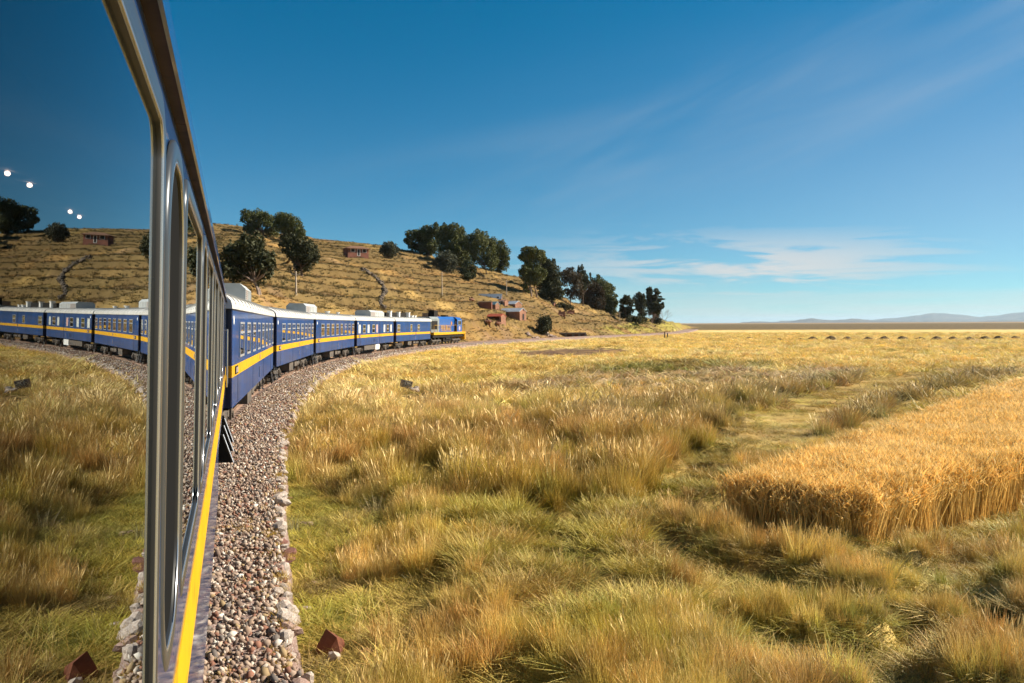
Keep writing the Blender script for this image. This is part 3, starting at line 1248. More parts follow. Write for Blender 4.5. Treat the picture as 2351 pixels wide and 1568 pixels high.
carA = passenger_car(9.95, 30.15, 'blue carriage directly beyond the chrome framed windows, grey box high on its roof', STD, unit=(2.2, 4.9, .78, .75, ACGREY))
carB = passenger_car(30.75, 49.35, 'blue carriage with a bare ribbed roof and a broken yellow line mirrored in its windows', STD)
carC = passenger_car(49.95, 69.45, 'blue carriage with a pale box at the near end of its roof', STD, unit=(-9.3, -5.2, .70, .70, ACGREY), extra=vents)
carD = passenger_car(70.05, 89.05, 'blue carriage with pale curtains, a louvred roof box and a white tank underneath',
                     [(.075, .95, 2.13, 3.0, 0, 'pale'), (.18, 1.25, 2.13, 3.0, .5, 'glass'), (.28, .95, 2.13, 3.0, 0, 'pale'), (.405, 1.35, 2.13, 3.0, .5, 'glass'), (.495, .9, 2.13, 3.0, 0, 'pink'),
                      (.695, .95, 2.13, 3.0, 0, 'pale'), (.795, 1.35, 2.13, 3.0, .5, 'glass'), (.895, .95, 2.13, 3.0, 0, 'pale')], plate=True,
                     unit=(-.6, 6.4, .85, .70, ACGREY), extra=galley_extra)
carE = passenger_car(89.65, 107.6, 'blue carriage with three windows and black roof tanks, coupled to the locomotive',
                     [(.079, 1.3, 2.10, 3.0, .5, 'glass'), (.405, .95, 2.10, 3.0, 0, 'glass'), (.61, 1.2, 2.10, 3.0, .5, 'glass')], plate=False, extra=baggage_extra)
for car, (a0, a1) in ((carA, (9.95, 30.15)), (carB, (30.75, 49.35)), (carC, (49.95, 69.45))):
    car_steps(car, (a1 - a0) / 2 - .45)
    if car is not carA:
        car_steps(car, -(a1 - a0) / 2 + .55)


# ------------------------------------------------------------------ the carriage the picture is taken from
def rrect(w, h, r, n=9):
    """rounded rectangle outline in (y, z), counter-clockwise"""
    pts = []
    for cx, cz, a0 in ((w / 2 - r, h / 2 - r, 0), (-w / 2 + r, h / 2 - r, 90), (-w / 2 + r, -h / 2 + r, 180), (w / 2 - r, -h / 2 + r, 270)):
        for k in range(n + 1):
            t = R_(a0 + 90 * k / n)
            pts.append((cx + r * math.cos(t), cz + r * math.sin(t)))
    return pts


def near_car():
    y0, y1 = -1.3, 21.0
    loc = (-0.15 - HW * math.cos(LEAN) - 2.955 * math.sin(LEAN), 0, RAIL_Z)
    car = empty('passenger_carriage', loc, 'nearest blue carriage with big chrome framed windows mirroring the hillside', 'train carriage', 0, LEAN, 'blue carriages of the train')
    eave = 3.52
    wins = []
    yw = .44
    k = 0
    while yw < 14.0:
        wide = k % 2 == 0
        w = 1.45 if wide else .66
        wins.append((yw + w / 2, w, wide))
        yw += w + (.11 if wide else .06)
        k += 1
    ex = .0108

    def xw(z):                      # the glazing leans in a little more than the side
        return (z - 2.78) * ex

    Z0, Z1 = 2.115, 3.44
    zc, hh = (Z0 + Z1) / 2, Z1 - Z0
    holes = []
    for yc, w, wide in wins:
        r = .10 if wide else .24
        holes.append([(yc + p[0], zc + p[1]) for p in rrect(w - .10, hh - .10, r)])
    sk_y = 10.4
    outer = [(y0, .93), (sk_y, .93), (sk_y, 1.52), (y1, 1.52), (y1, eave + .02), (y0, eave + .02)]
    loops = [[Vector((p[0], p[1], 0)) for p in outer]] + [[Vector((p[0], p[1], 0)) for p in reversed(h)] for h in holes]
    tris = tessellate_polygon(loops)
    flat = [p for l in loops for p in l]
    mb = MB()
    fs = []
    for t in tris:
        a, b, c = (flat[i] for i in t)
        n = (b - a).cross(c - a).z
        fs.append(tuple(t) if n > 0 else tuple(reversed(t)))
    mb.add([(HW, p.x, p.y) for p in flat], fs)
    mb.build('side_wall', BLUE_NEAR, car)
    # thickness of the openings, gaskets, frames and panes
    for (yc, w, wide), hole in zip(wins, holes):
        r = .12 if wide else .27

        def sweep(profile, mat, name, par, smooth=True):
            m = MB()
            rings = []
            for off, lat in profile:
                rings.append([(HW + lat + xw(zc + p[1]), yc + p[0], zc + p[1]) for p in rrect(w + 2 * off, hh + 2 * off, max(r + off, .02))])
            n = len(rings[0])
            V = [q for rg in rings for q in rg]
            F = []
            for i in range(len(rings) - 1):
                for j in range(n):
                    F.append((i * n + j, i * n + (j + 1) % n, (i + 1) * n + (j + 1) % n, (i + 1) * n + j))
            m.add(V, F)
            return m.build(name, mat, par, smooth)
        fr = sweep([(.006, -.004), (.004, .005), (-.003, .009), (-.018, .0105), (-.036, .010), (-.046, .008), (-.050, .005)], ALU, 'window', car)
        sweep([(-.046, .0085), (-.049, .0095), (-.0525, .0075), (-.053, .003)], CHROME, 'bead', fr)
        sweep([(-.051, .005), (-.056, .003), (-.057, -.003), (-.060, -.006)], RUBBER, 'gasket', fr)
        g = MB()
        pts = rrect(w - .11, hh - .11, max(r - .055, .02))
        g.add([(HW - .0035 + xw(zc + p[1]), yc + p[0], zc + p[1]) for p in pts], [tuple(range(len(pts)))])
        g.build('pane', GLASS if wide else BLIND, fr)
    # yellow band and the lip along its lower edge
    m = MB()
    m.bbox(HW, HW + .004, y0, y1, ST0, ST1)
    m.build('yellow_band', YELLOW, car)
    m = MB()
    m.bbox(HW - .06, HW - .002, y0, sk_y, .90, .93)
    m.bbox(HW - .03, HW - .002, sk_y, y1, 1.49, 1.52)
    m.bbox(HW - .05, HW - .002, sk_y, sk_y + .03, .93, 1.49)
    m.build('sole_bar', BLACK, car)
    # gutter: dark underside and a painted outer lip
    zg = 3.525
    m = MB()
    for i in range(24):
        a, b = y0 + (y1 - y0) * i / 24, y0 + (y1 - y0) * (i + 1) / 24
        m.bbox(HW - .002, HW + .028, a, b - .004, zg, zg + .022)
    m.build('gutter', GUTTER, car)
    m = MB()
    m.prism([(HW + .028, zg - .004), (HW + .035, zg), (HW + .030, zg + .08), (HW + .015, zg + .10), (HW - .01, zg + .10), (HW - .01, zg + .023), (HW + .028, zg + .023)], y0, y1)
    m.build('gutter_lip', BLUE_NEAR, car)
    m = MB()
    V, F = [], []
    for k in range(15):
        t = math.pi * k / 14
        c, sn = math.cos(t), math.sin(t)
        X, Zr = (HW - .02) * (abs(c) ** .75) * (1 if c > 0 else -1), zg + .09 + .40 * max(sn, 0) ** .9
        V += [(X, y0, Zr), (X, y1, Zr)]
    F = [(2 * k, 2 * k + 2, 2 * k + 3, 2 * k + 1) for k in range(14)]
    m.add(V, F)
    m.build('roof', ROOF, car)
    m = MB()
    m.bbox(-HW, HW - .004, y1 - .04, y1 - .004, 1.0, eave)
    m.build('end_wall', DARKBLUE, car)
    m = MB()
    m.cyl((HW - .2, 17.2, zg + .1), (HW - .2, 17.2, zg + .62), .02, n=8)
    m.cyl((HW - .2, 17.2, zg + .62), (HW - .2, 17.2, zg + .66), .05, n=8)
    m.build('roof_aerial', WHITE, car)
    # inside
    m = MB()
    m.bbox(-HW + .02, HW - .07, y0, y1 - .1, 1.55, 1.60)
    m.bbox(-HW, -HW + .03, y0, y1, 1.0, eave)
    m.bbox(-HW + .03, HW - .07, 14.3, 14.36, 1.60, eave + .2)
    m.bbox(HW - .075, HW - .045, 14.4, y1 - .05, 1.52, eave)
    m.build('inner_wall', INTER, car)
    m = MB()
    prof = [(-1.40, 3.52), (-1.0, 3.70), (-.4, 3.79), (.4, 3.79), (1.0, 3.70), (1.36, 3.56), (1.36, 3.60), (1.0, 3.74), (.4, 3.83), (-.4, 3.83), (-1.0, 3.74), (-1.40, 3.56)]
    m.prism(prof, y0, y1 - .1)
    m.build('ceiling_panel', INTER_L, car)
    yy = 1.2
    while yy < 13:
        for X in (-1.0, .85):
            m = MB()
            m.bbox(X - .45, X + .40, yy, yy + .5, 1.95, 2.08)
            m.box((X, yy + .58, 2.42), (.85, .12, .85), rx=-.12)
            m.bbox(X - .4, X + .35, yy + .1, yy + .45, 1.60, 1.95)
            m.build('seat', SEAT, car)
        yy += 1.55
    Mi = (Matrix.Translation(loc) @ Matrix.Rotation(LEAN, 4, 'Y')).inverted()
    for px, py, kf in ((17, 398, .95), (68, 425, .924), (161, 486, .909), (182, 498, .897)):      # ceiling lamps seen through the tinted glass
        d = Vector(ray(px, py))
        q = Mi @ Vector((CPOS[0] - 1.167 * kf, CPOS[1] - d.y * 1.167 * kf / d.x, CPOS[2] - d.z * 1.167 * kf / d.x))
        m = MB()
        m.v, m.f = [(x * .015 + q.x, y * .02 + q.y, z * .014 + q.z) for x, y, z in ICO[0]], list(ICO[1])
        m.m = [0] * len(m.f)
        lm = m.build('ceiling_lamp', LAMP, car, smooth=True)
        m = MB()
        m.cyl((q.x, q.y, q.z + .02), (q.x, q.y, 3.80), .010, n=8)
        m.build('lamp_stem', INTER, lm)
    # running gear and entrance steps at the far end
    m = MB()
    m.bbox(-HW + .15, HW - .2, y0, y1 - .3, 1.02, 1.30)
    m.bbox(HW - .32, HW - .06, 11.0, 14.2, .72, 1.48)
    m.build('underframe', BLACK, car)
    bogie(car, 17.2)
    bogie(car, 1.6)
    for ys in (15.4, 16.8, 18.1):
        s = MB()
        for q in (ys, ys + .5):
            V = [(X, q + dq, z) for dq in (0, .025) for X, z in ((HW - .30, 1.06), (HW - .015, 1.06), (HW + .17, .56), (HW - .20, .56))]
            s.add(V, [(0, 1, 2, 3), (7, 6, 5, 4), (0, 4, 5, 1), (1, 5, 6, 2), (2, 6, 7, 3), (3, 7, 4, 0)])
        for zz, dx in ((.92, .04), (.74, .09), (.59, .14)):
            s.bbox(HW - .30, HW + dx, ys + .026, ys + .498, zz - .018, zz + .018)
        st = s.build('entrance_step', BLACK, car)
        for q in (ys - .012,):
            r = MB()
            r.cyl((HW + .002, q, 1.06), (HW + .18, q, .56), .011, n=6)
            r.build('step_edge', ALU_FAR, st)
    # door with its grab rails beyond the windows
    m = MB()
    m.bbox(HW + .001, HW + .012, 17.6, 17.66, 1.52, 3.40)
    m.bbox(HW + .001, HW + .012, 18.4, 18.46, 1.52, 3.40)
    m.bbox(HW + .001, HW + .012, 17.66, 18.4, 3.34, 3.40)
    dr = m.build('door', ALU, car)
    m = MB()
    m.bbox(HW + .001, HW + .006, 17.80, 18.26, 2.2, 3.2)
    m.build('pane', RUBBER, dr)
    for q in (17.4, 18.65):
        m = MB()
        m.cyl((HW + .05, q, 1.75), (HW + .05, q, 2.9), .014, n=8)
        m.cyl((HW, q, 1.77), (HW + .05, q, 1.77), .012, n=6)
        m.cyl((HW, q, 2.88), (HW + .05, q, 2.88), .012, n=6)
        m.build('grab_rail', CHROME, dr)
    # lower side lamps and latches, small bright things on the side
    return car


near_car()


# ------------------------------------------------------------------ locomotive
def text_part(body, size, mat, loc, rot, name, parent, extr=.008, align='CENTER'):
    cu = bpy.data.curves.new(name, 'FONT')
    cu.body = body
    cu.size = size
    cu.extrude = extr
    cu.align_x = align
    cu.align_y = 'CENTER'
    t = bpy.data.objects.new(name, cu)
    COL.objects.link(t)
    dg = bpy.context.evaluated_depsgraph_get()
    me = bpy.data.meshes.new_from_object(t.evaluated_get(dg))
    bpy.data.objects.remove(t)
    me.materials.clear()
    me.materials.append(mat)
    o = obj_of(name, me, parent)
    o.location = loc
    o.rotation_euler = rot
    return o


def locomotive():
    a0, L = 108.3, 16.9
    loc, rz = place(a0 + L / 2, .1)
    lo = empty('locomotive', loc, 'blue and yellow diesel locomotive pulling the train round the curve', 'locomotive', rz, LEAN)
    LB = pmat('loco_blue', (.003, .085, .33), .35, coat=.25, coat_rough=.1, col2=(.003, .07, .28), nscale=.8)
    LG = pmat('loco_grey', (.20, .22, .21), .5, col2=(.13, .14, .14), nscale=1.6)
    ORANGE = pmat('orange_badge', (.50, .16, .02), .5, col2=(.40, .14, .03), nscale=8)
    PINKW = pmat('pale_badge', (.75, .45, .45), .5, col2=(.65, .35, .35), nscale=8)
    Y = lambda t: -L / 2 + t
    m = MB()
    m.bbox(-1.45, 1.45, Y(.9), Y(L - .2), 1.46, 1.82)
    m.bbox(-1.45, 1.45, Y(L - .25), Y(L), .55, 1.82)
    m.build('frame', YELLOW, lo)
    m = MB()
    m.bbox(-1.30, 1.30, Y(.9), Y(L - .4), 1.05, 1.46)
    m.bbox(-.9, 1.10, Y(6.4), Y(10.2), .45, 1.05)
    m.cyl((1.05, Y(7.2), .85), (1.05, Y(9.4), .85), .22, n=12)
    m.build('fuel_tank', BLACK, lo)
    m = MB()
    hw, z0, z1 = 1.02, 1.82, 4.10
    prof = [(-hw, z0), (hw, z0), (hw, z1 - .35), (hw - .28, z1), (-hw + .28, z1), (-hw, z1 - .35)]
    m.prism(prof, Y(4.4), Y(12.3))
    hood = m.build('hood', LB, lo)
    SEAM = pmat('seam_blue', (.05, .14, .38), .5)
    for q in (6.0, 7.6, 9.2, 10.8):
        m = MB()
        m.bbox(hw + .002, hw + .010, Y(q) - .03, Y(q) + .03, z0 + .1, z1 - .45)
        m.build('hood_seam', SEAM, hood)
    m = MB()
    m.bbox(hw + .012, hw + .016, Y(4.6), Y(12.2), 3.10, 3.14)
    m.build('hood_seam', SEAM, hood)
    # rear radiator section
    m = MB()
    h2 = 1.10
    prof2 = [(-h2, z0), (h2, z0), (h2, z1 - .38), (h2 - .28, z1 - .03), (-h2 + .28, z1 - .03), (-h2, z1 - .38)]
    m.prism(prof2, Y(.5), Y(4.38))
    rad = m.build('radiator_housing', LG, lo)
    m = MB()
    m.bbox(h2 + .002, h2 + .02, Y(.7), Y(3.5), 2.25, 3.45)
    k = 2.3
    while k < 3.42:
        m.bbox(h2 + .02, h2 + .035, Y(.75), Y(3.45), k, k + .05)
        k += .12
    m.bbox(-.8, .8, Y(.48), Y(.495), 2.2, 3.4)
    m.build('radiator_grille', BLACK, rad)
    m = MB()
    m.bbox(-.45, .45, Y(3.9), Y(5.6), z1 - .05, 5.0)
    m.build('exhaust_stack', BLACK, lo)
    m = MB()
    m.bbox(-.4, .4, Y(9.6), Y(11.0), z1, z1 + .26)
    m.build('roof_fan', BLACK, lo)
    # cab, wider than the hood
    m = MB()
    cw = 1.45
    prof3 = [(-cw, z0), (cw, z0), (cw, z1 - .45), (cw - .35, z1 - .08), (0, z1 + .06), (-cw + .35, z1 - .08), (-cw, z1 - .45)]
    m.prism(prof3, Y(12.32), Y(14.9))
    cab = m.build('cab', LB, lo)
    m = MB()
    m.bbox(cw + .002, cw + .012, Y(12.75), Y(14.45), 2.85, 3.55)
    wf = m.build('window', ALU_FAR, cab)
    for (q0, q1) in ((12.82, 13.55), (13.62, 14.38)):
        m = MB()
        m.bbox(cw + .012, cw + .02, Y(q0), Y(q1), 2.91, 3.49)
        m.build('pane', GLASSF, wf)
    m = MB()
    m.bbox(1.06, 1.40, Y(12.295), Y(12.318), 1.9, 3.75)  # black sheet over the cab's rear wall puts its shade into colour
    dr = m.build('door', BLACK, cab)
    m = MB()
    m.bbox(1.14, 1.33, Y(12.28), Y(12.294), 2.85, 3.5)
    m.build('pane', PLATE, dr)
    m = MB()
    m.cyl((cw + .001, Y(13.6), 2.35), (cw + .014, Y(13.6), 2.35), .32, n=24)
    m.build('round_badge', PINKW, cab)
    m = MB()
    m.cyl((hw + .013, Y(10.6), 3.12), (hw + .03, Y(10.6), 3.12), .30, n=24)
    m.build('round_badge', ORANGE, hood)
    text_part('PERURAIL', 1.16, YELLOW, (hw + .016, Y(7.9), 2.34), (R_(90), 0, R_(90)), 'lettering', hood)
    # low front platform with a short box
    m = MB()
    m.bbox(-.7, .7, Y(14.9), Y(15.9), z0, 2.9)
    m.build('front_box', LB, lo)
    # railings
    m = MB()
    for q in np.linspace(1.2, 11.9, 9):
        m.cyl((1.42, Y(q), z0), (1.42, Y(q), 2.85), .02, n=6)
    m.cyl((1.42, Y(1.2), 2.85), (1.42, Y(11.9), 2.85), .022, n=6)
    for q in (15.2, L - .15):
        m.cyl((1.40, Y(q), z0), (1.40, Y(q), 2.95), .025, n=6)
    m.cyl((1.40, Y(15.2), 2.9), (1.40, Y(L - .15), 3.15), .022, n=6)
    for x in (-1.3, -.5, .5, 1.3):
        m.cyl((x, Y(L - .12), z0), (x, Y(L - .12), 2.95), .022, n=6)
        m.cyl((x, Y(.95), z0), (x, Y(.95), 2.85), .022, n=6)
    m.cyl((-1.3, Y(L - .12), 2.9), (1.3, Y(L - .12), 2.9), .022, n=6)
    m.build('handrail', YELLOW, lo)
    m = MB()
    for z in (.55, .9, 1.25):
        m.bbox(1.20, 1.50, Y(L - .75), Y(L - .28), z, z + .05)
    m.bbox(1.44, 1.48, Y(L - .78), Y(L - .74), .5, 1.82)
    m.build('ladder', YELLOW, lo)
    for q in (3.4, L - 3.6):
        bogie(lo, Y(q), axles=3, wheelbase=3.3, r=.48)
    return lo


locomotive()

# ------------------------------------------------------------------ houses of the hamlet
ADOBE = pmat('adobe', (.33, .17, .11), .9, spec=.1, col2=(.25, .125, .08), nscale=.8, col3=(.44, .24, .16), n3scale=3.0, bump=(5, .5, .04))
ADOBE_D = pmat('dark_adobe', (.24, .10, .07), .9, spec=.1, col2=(.18, .08, .055), nscale=1.0, bump=(5, .5, .04))
TIN = pmat('tin_roof', (.42, .46, .50), .4, metal=.3, col2=(.34, .36, .38), nscale=.7)
TIN_L = pmat('bright_tin_roof', (.62, .64, .66), .4, metal=.3, col2=(.48, .48, .48), nscale=.8)
TEAL = pmat('green_tin_roof', (.22, .36, .36), .5, col2=(.30, .40, .40), nscale=1.2)
REDR = pmat('red_roof', (.48, .095, .035), .7, col2=(.38, .075, .03), nscale=1.2)
THATCH = pmat('thatch', (.085, .055, .035), .95, spec=.1, col2=(.14, .095, .06), nscale=3, bump=(14, .8, .05))
TILE = pmat('old_tile_roof', (.14, .075, .05), .9, spec=.1, col2=(.20, .11, .07), nscale=2.0, bump=(9, .6, .04))
WHITEW = pmat('whitewash', (.75, .70, .66), .8, col2=(.6, .55, .5), nscale=3)
DARKIN = pmat('dark_opening', (.012, .009, .008), .9)
STONE = pmat('field_stone', (.26, .20, .16), .9, spec=.2, col2=(.17, .13, .105), nscale=2.2, bump=(7, .6, .03))

Z4 = lambda x, y: ((1230 + x / 7.124) / 1.1484, (740 + y / 7.124) / 1.1484)
Z3 = lambda x, y: ((1040 + x / 3.177) / 1.1484, (560 + y / 3.177) / 1.1484)
Z6 = lambda x, y: ((560 + x / 6.03) / 1.1484, (540 + y / 6.03) / 1.1484)
Z8 = lambda x, y: ((860 + x / 10.686) / 1.1484, (640 + y / 10.686) / 1.1484)
ZT = lambda x, y: ((1560 + x / 7.837) / 1.1484, (740 + y / 7.837) / 1.1484)


def house(corner, long_px, gable_px, wall_px, rise_px, beta, roofmat, wallmat, label, openings=(), name='adobe_house', open_front=False, overhang=.25, hip=False, cat='house', group='houses of the hamlet'):
    P = hit(*corner)
    k = px_m(P)
    to = Vector((-P.x, -P.y, 0)).normalized()
    right = Vector((-to.y, to.x, 0))
    b = R_(beta)
    u = right * math.cos(b) + to * math.sin(b)
    L = long_px * k / max(math.cos(b), .2)
    W = gable_px * k / max(abs(math.sin(b)), .2)
    H, rise = wall_px * k, rise_px * k
    rz = math.atan2(u.y, u.x)
    # local frame: x along the long side, origin at the near corner, y away from the camera
    h = empty(name, P, label, cat, rz, 0, group)
    t = .22
    m = MB()
    D = 1.6
    m.bbox(-L, 0, W - t, W, -D, H)
    m.bbox(-L, -L + t, t, W - t, -D, H)
    m.bbox(-t, 0, t, W - t, -D, H)
    if open_front:
        m.bbox(-L, -L + .5, 0, t, -D, H)
        m.bbox(-.5, 0, 0, t, -D, H)
        m.bbox(-L + .5, -.5, 0, t, -D, .15)
    else:
        m.bbox(-L, 0, 0, t, -D, H)
    if not hip:
        for x0 in (-L, -t):
            m.add([(x0, 0, H), (x0 + t, 0, H), (x0 + t, W, H), (x0, W, H), (x0, W / 2, H + rise), (x0 + t, W / 2, H + rise)],
                  [(0, 1, 5, 4), (2, 3, 4, 5), (0, 4, 3), (1, 2, 5)])
    m.build('wall', wallmat, h)
    o = overhang
    th = .10
    m = MB()
    if hip:
        zr = H + rise
        bx0, bx1, by0, by1 = -L - o, o, -o, W + o
        rx0, rx1 = -L * .72, -L * .28
        V = [(bx0, by0, H - .05), (bx1, by0, H - .05), (bx1, by1, H - .05), (bx0, by1, H - .05), (rx0, W / 2, zr), (rx1, W / 2, zr),
             (bx0, by0, H - .2), (bx1, by0, H - .2), (bx1, by1, H - .2), (bx0, by1, H - .2)]
        m.add(V, [(0, 1, 5, 4), (1, 2, 5), (2, 3, 4, 5), (3, 0, 4), (6, 9, 8, 7), (0, 6, 7, 1), (1, 7, 8, 2), (2, 8, 9, 3), (3, 9, 6, 0)])
    else:
        sl = rise / (W / 2)
        prof = [(-o, H - o * sl + .02), (W / 2, H + rise + .02), (W + o, H - o * sl + .02), (W + o, H - o * sl + .02 + th), (W / 2, H + rise + .02 + th), (-o, H - o * sl + .02 + th)]
        x0, x1 = -L - o * .6, o * .3
        V = [(x0, p[0], p[1]) for p in prof] + [(x1, p[0], p[1]) for p in prof]
        n = len(prof)
        m.add(V, [(i, (i + 1) % n, n + (i + 1) % n, n + i) for i in range(n)] + [(0, 5, 4, 1), (1, 4, 3, 2), (n, n + 1, n + 4, n + 5), (n + 1, n + 2, n + 3, n + 4)])
    m.build('roof', roofmat, h)
    for (side, f, w, z0, z1, nm, mt) in openings:
        m = MB()
        if side == 'long':
            c = -L * (1 - f)
            m.bbox(c - w / 2, c + w / 2, -.03, .05, z0, z1)
            fr = m.build(nm, mt, h)
            m = MB()
            m.bbox(c - w / 2 + .12, c + w / 2 - .12, -.036, -.028, z0 + .08, z1 - .1)
        else:
            c = W * f
            m.bbox(-.05, .03, c - w / 2, c + w / 2, z0, z1)
            fr = m.build(nm, mt, h)
            m = MB()
            m.bbox(.028, .036, c - w / 2 + .1, c + w / 2 - .1, z0 + .08, z1 - .1)
        m.build('pane' if nm == 'window' else 'door_leaf', DARKIN, fr)
    return h


house(Z8(1195, 470), 46, 11, 23, 6, -24, TILE, ADOBE_D, 'lone red-brown house high on the terraced hill with pale framed windows', hip=True, overhang=.45,
      openings=[('long', .24, 1.2, 1.5, 2.5, 'window', WHITEW), ('long', .52, .8, .6, 2.4, 'door', WHITEW), ('long', .80, 1.1, 1.5, 2.5, 'window', WHITEW)])
house(Z4(1000, 752), 47, 15, 21, 7, 33, TIN_L, ADOBE, 'largest adobe house of the hamlet, dark long wall under a pale tin roof',
      openings=[('gable', .6, .5, 2.2, 3.0, 'window', ADOBE_D), ('gable', .55, .8, .1, 1.6, 'door', ADOBE_D)])
house(Z4(650, 818), 32, 11, 14, 5, 33, REDR, ADOBE, 'small open-fronted adobe shed with a red roof below the hamlet', open_front=True, name='adobe_shed', cat='shed')
house(Z4(655, 405), 52, 3, 7, 9, 8, TIN, ADOBE, 'uppermost adobe house of the hamlet, long grey-blue roof over a low lit wall',
      openings=[('long', .35, 1.0, .3, 1.2, 'window', WHITEW), ('long', .85, .7, .2, 1.2, 'window', WHITEW)])
house(Z4(545, 548), 12, 9, 13, 5, 40, TEAL, ADOBE, 'narrow adobe hut with a lit gable and small green roof')
house(Z4(720, 508), 14, 8, 10, 4, 30, ADOBE, ADOBE, 'adobe room with a white door beside the small green roof',
      openings=[('long', .5, .9, .1, 1.3, 'door', WHITEW)])
house(Z4(915, 512), 28, 15, 8, 6, 38, TIN_L, ADOBE, 'low adobe house with bright tin roof and wide gable behind the largest house')
house(Z4(470, 548), 30, 2, 17, 1.5, 10, THATCH, ADOBE_D, 'dark flat-topped adobe wall building in shade beside the green-roofed hut')
house(Z4(1640, 480), 17, 4, 5, 5, 20, THATCH, ADOBE_D, 'tiny thatched hut at the foot of the big trees', name='thatched_hut', cat='hut')


def dark_shed():
    k = 0
    P = hit((1080 + 640 / 9.796) / 1.1484, (780 + 900 / 9.796) / 1.1484, rmin=150)
    return house(((1080 + 645 / 9.796) / 1.1484, (780 + 860 / 9.796) / 1.1484), 34, 12, 26, 9, 30, THATCH, ADOBE_D, 'dark thatched shed peeping over the last carriage beside the locomotive', name='thatched_shed', cat='shed')


dark_shed()


def ruin(zx, zy, w_px, h_px, label):
    P = hit(*Z4(zx, zy))
    k = px_m(P)
    to = Vector((-P.x, -P.y, 0)).normalized()
    right = Vector((-to.y, to.x, 0))
    h = empty('ruined_wall', P, label, 'ruin', math.atan2(right.y, right.x), 0, 'ruined adobe walls')
    m = MB()
    W, H = w_px * k, h_px * k
    n = 9
    rr = random.Random(int(zx))
    prof = []
    for i in range(n + 1):
        x = -W / 2 + W * i / n
        prof.append((x, H * (.45 + .55 * rr.random()) * (1 - .4 * abs(i / n - .5))))
    V, F = [], []
    for (x, z) in prof:
        V += [(x, 0, -1), (x, 0, z), (x, .45, -1), (x, .45, z * .9)]
    for i in range(n):
        a, b = i * 4, i * 4 + 4
        F += [(a, b, b + 1, a + 1), (a + 1, b + 1, b + 3, a + 3), (b + 2, a + 2, a + 3, b + 3)]
    F += [(0, 1, 3, 2), (n * 4, n * 4 + 2, n * 4 + 3, n * 4 + 1)]
    m.add(V, F)
    m.build('wall', ADOBE, h)
    m = MB()
    for _ in range(7):
        m.rock((rr.uniform(-W / 2, W / 2), -rr.uniform(.3, 1.2), .1), (rr.uniform(.2, .5), rr.uniform(.2, .45), rr.uniform(.15, .35)), rr.random())
    tag(m.build('fallen_stones', ADOBE, h), kind='stuff')


ruin(1790, 655, 16, 15, 'broken adobe wall standing in front of the dark trees, left stump')
ruin(1960, 625, 17, 12, 'broken adobe wall standing in front of the dark trees, right stump')
ruin(395, 815, 13, 10, 'lit stump of adobe wall next to the red-roofed shed')
ruin(585, 870, 9, 10, 'rubble stump just below the red-roofed shed')
ruin(100, 375, 8, 10, 'lone lit adobe stump left of the uppermost house')


# low stone wall and culvert beside the track
def culvert():
    P = hit(*Z4(1890, 1065))
    k = px_m(P)
    to = Vector((-P.x, -P.y, 0)).normalized()
    h = empty('culvert_wall', P, 'flat-topped stone culvert wall with shaded openings beside the far track', 'low wall', math.atan2(to.x, -to.y), 0)
    m = MB()
    W = 62 * k
    m.bbox(-W * .3, W * .7, 0, .9, .75, 1.15)
    for x in (-.30, -.05, .22, .45, .68):
        m.bbox(W * x - .25, W * x + .3, .1, .8, -.8, .75)
    m.build('coping', STONE, h)
    m = MB()
    m.bbox(-W * .3, W * .7, .82, .88, -.8, .75)
    m.build('back_wall', ADOBE_D, h)


culvert()


def rock_pile(px, py, w_px, n, label, seed, s=(.25, .7)):
    P = hit(px, py)
    k = px_m(P)
    rr = random.Random(seed)
    to = Vector((-P.x, -P.y, 0)).normalized()
    right = Vector((-to.y, to.x, 0))
    m = MB()
    for _ in range(n):
        q = rr.uniform(-.5, .5) * w_px * k
        e = rr.uniform(-.8, .8)
        x, y = right.x * q + to.x * e, right.y * q + to.y * e
        ss = rr.uniform(*s)
        m.rock((x, y, gz(P.x + x, P.y + y) - P.z + ss * .3), (ss, ss * rr.uniform(.6, 1), ss * rr.uniform(.5, .9)), rr.random() * 99, rr.uniform(0, 3))
    o = m.build('stone_pile', pmat('pale_rubble', (.40, .29, .23), .9, col2=(.27, .18, .14), nscale=1.3), None)
    o.location = P
    tag(o, label, 'stone pile', 'stone piles by the track')


rock_pile(*Z4(1575, 1060), 26, 26, 'heap of pale pinkish stones beside the far track left of the culvert', 3)
rock_pile(*Z4(1260, 1075), 40, 16, 'low scatter of pale stones beside the far track near the bush', 5, (.18, .45))


def field_wall():
    pts = [(1640, 655), (1700, 670), (1760, 720), (1830, 770), (1880, 830), (1910, 890), (1945, 940), (1890, 1000), (1870, 1060), (1880, 1110), (1935, 1160)]
    pts = [((620 + x / 4.898) / 1.1484, (580 + y / 4.898) / 1.1484) for x, y in pts]
    m = MB()
    rr = random.Random(8)
    P0 = hit(*pts[5])
    for i in range(len(pts) - 1):
        for q in range(16):
            t = q / 16
            px = pts[i][0] * (1 - t) + pts[i + 1][0] * t + rr.uniform(-2.2, 2.2)
            py = pts[i][1] * (1 - t) + pts[i + 1][1] * t + rr.uniform(-1, 1)
            P = hit(px, py)
            s = rr.uniform(.2, .48)
            m.rock((P.x - P0.x, P.y - P0.y, P.z - P0.z + s * .35), (s, s * rr.uniform(.6, 1), s * rr.uniform(.6, 1.0)), rr.random() * 99, rr.uniform(0, 3))
    o = m.build('dry_stone_wall', pmat('dark_field_stone', (.060, .045, .032), .9, col2=(.13, .095, .065), nscale=.8), None)
    o.location = P0
    tag(o, 'tumbled dry stone wall running down the terraced hillside', 'stone wall')


field_wall()


# ------------------------------------------------------------------ utility poles
POLE = pmat('pole_wood', (.50, .40, .30), .8, col2=(.36, .28, .20), nscale=4)


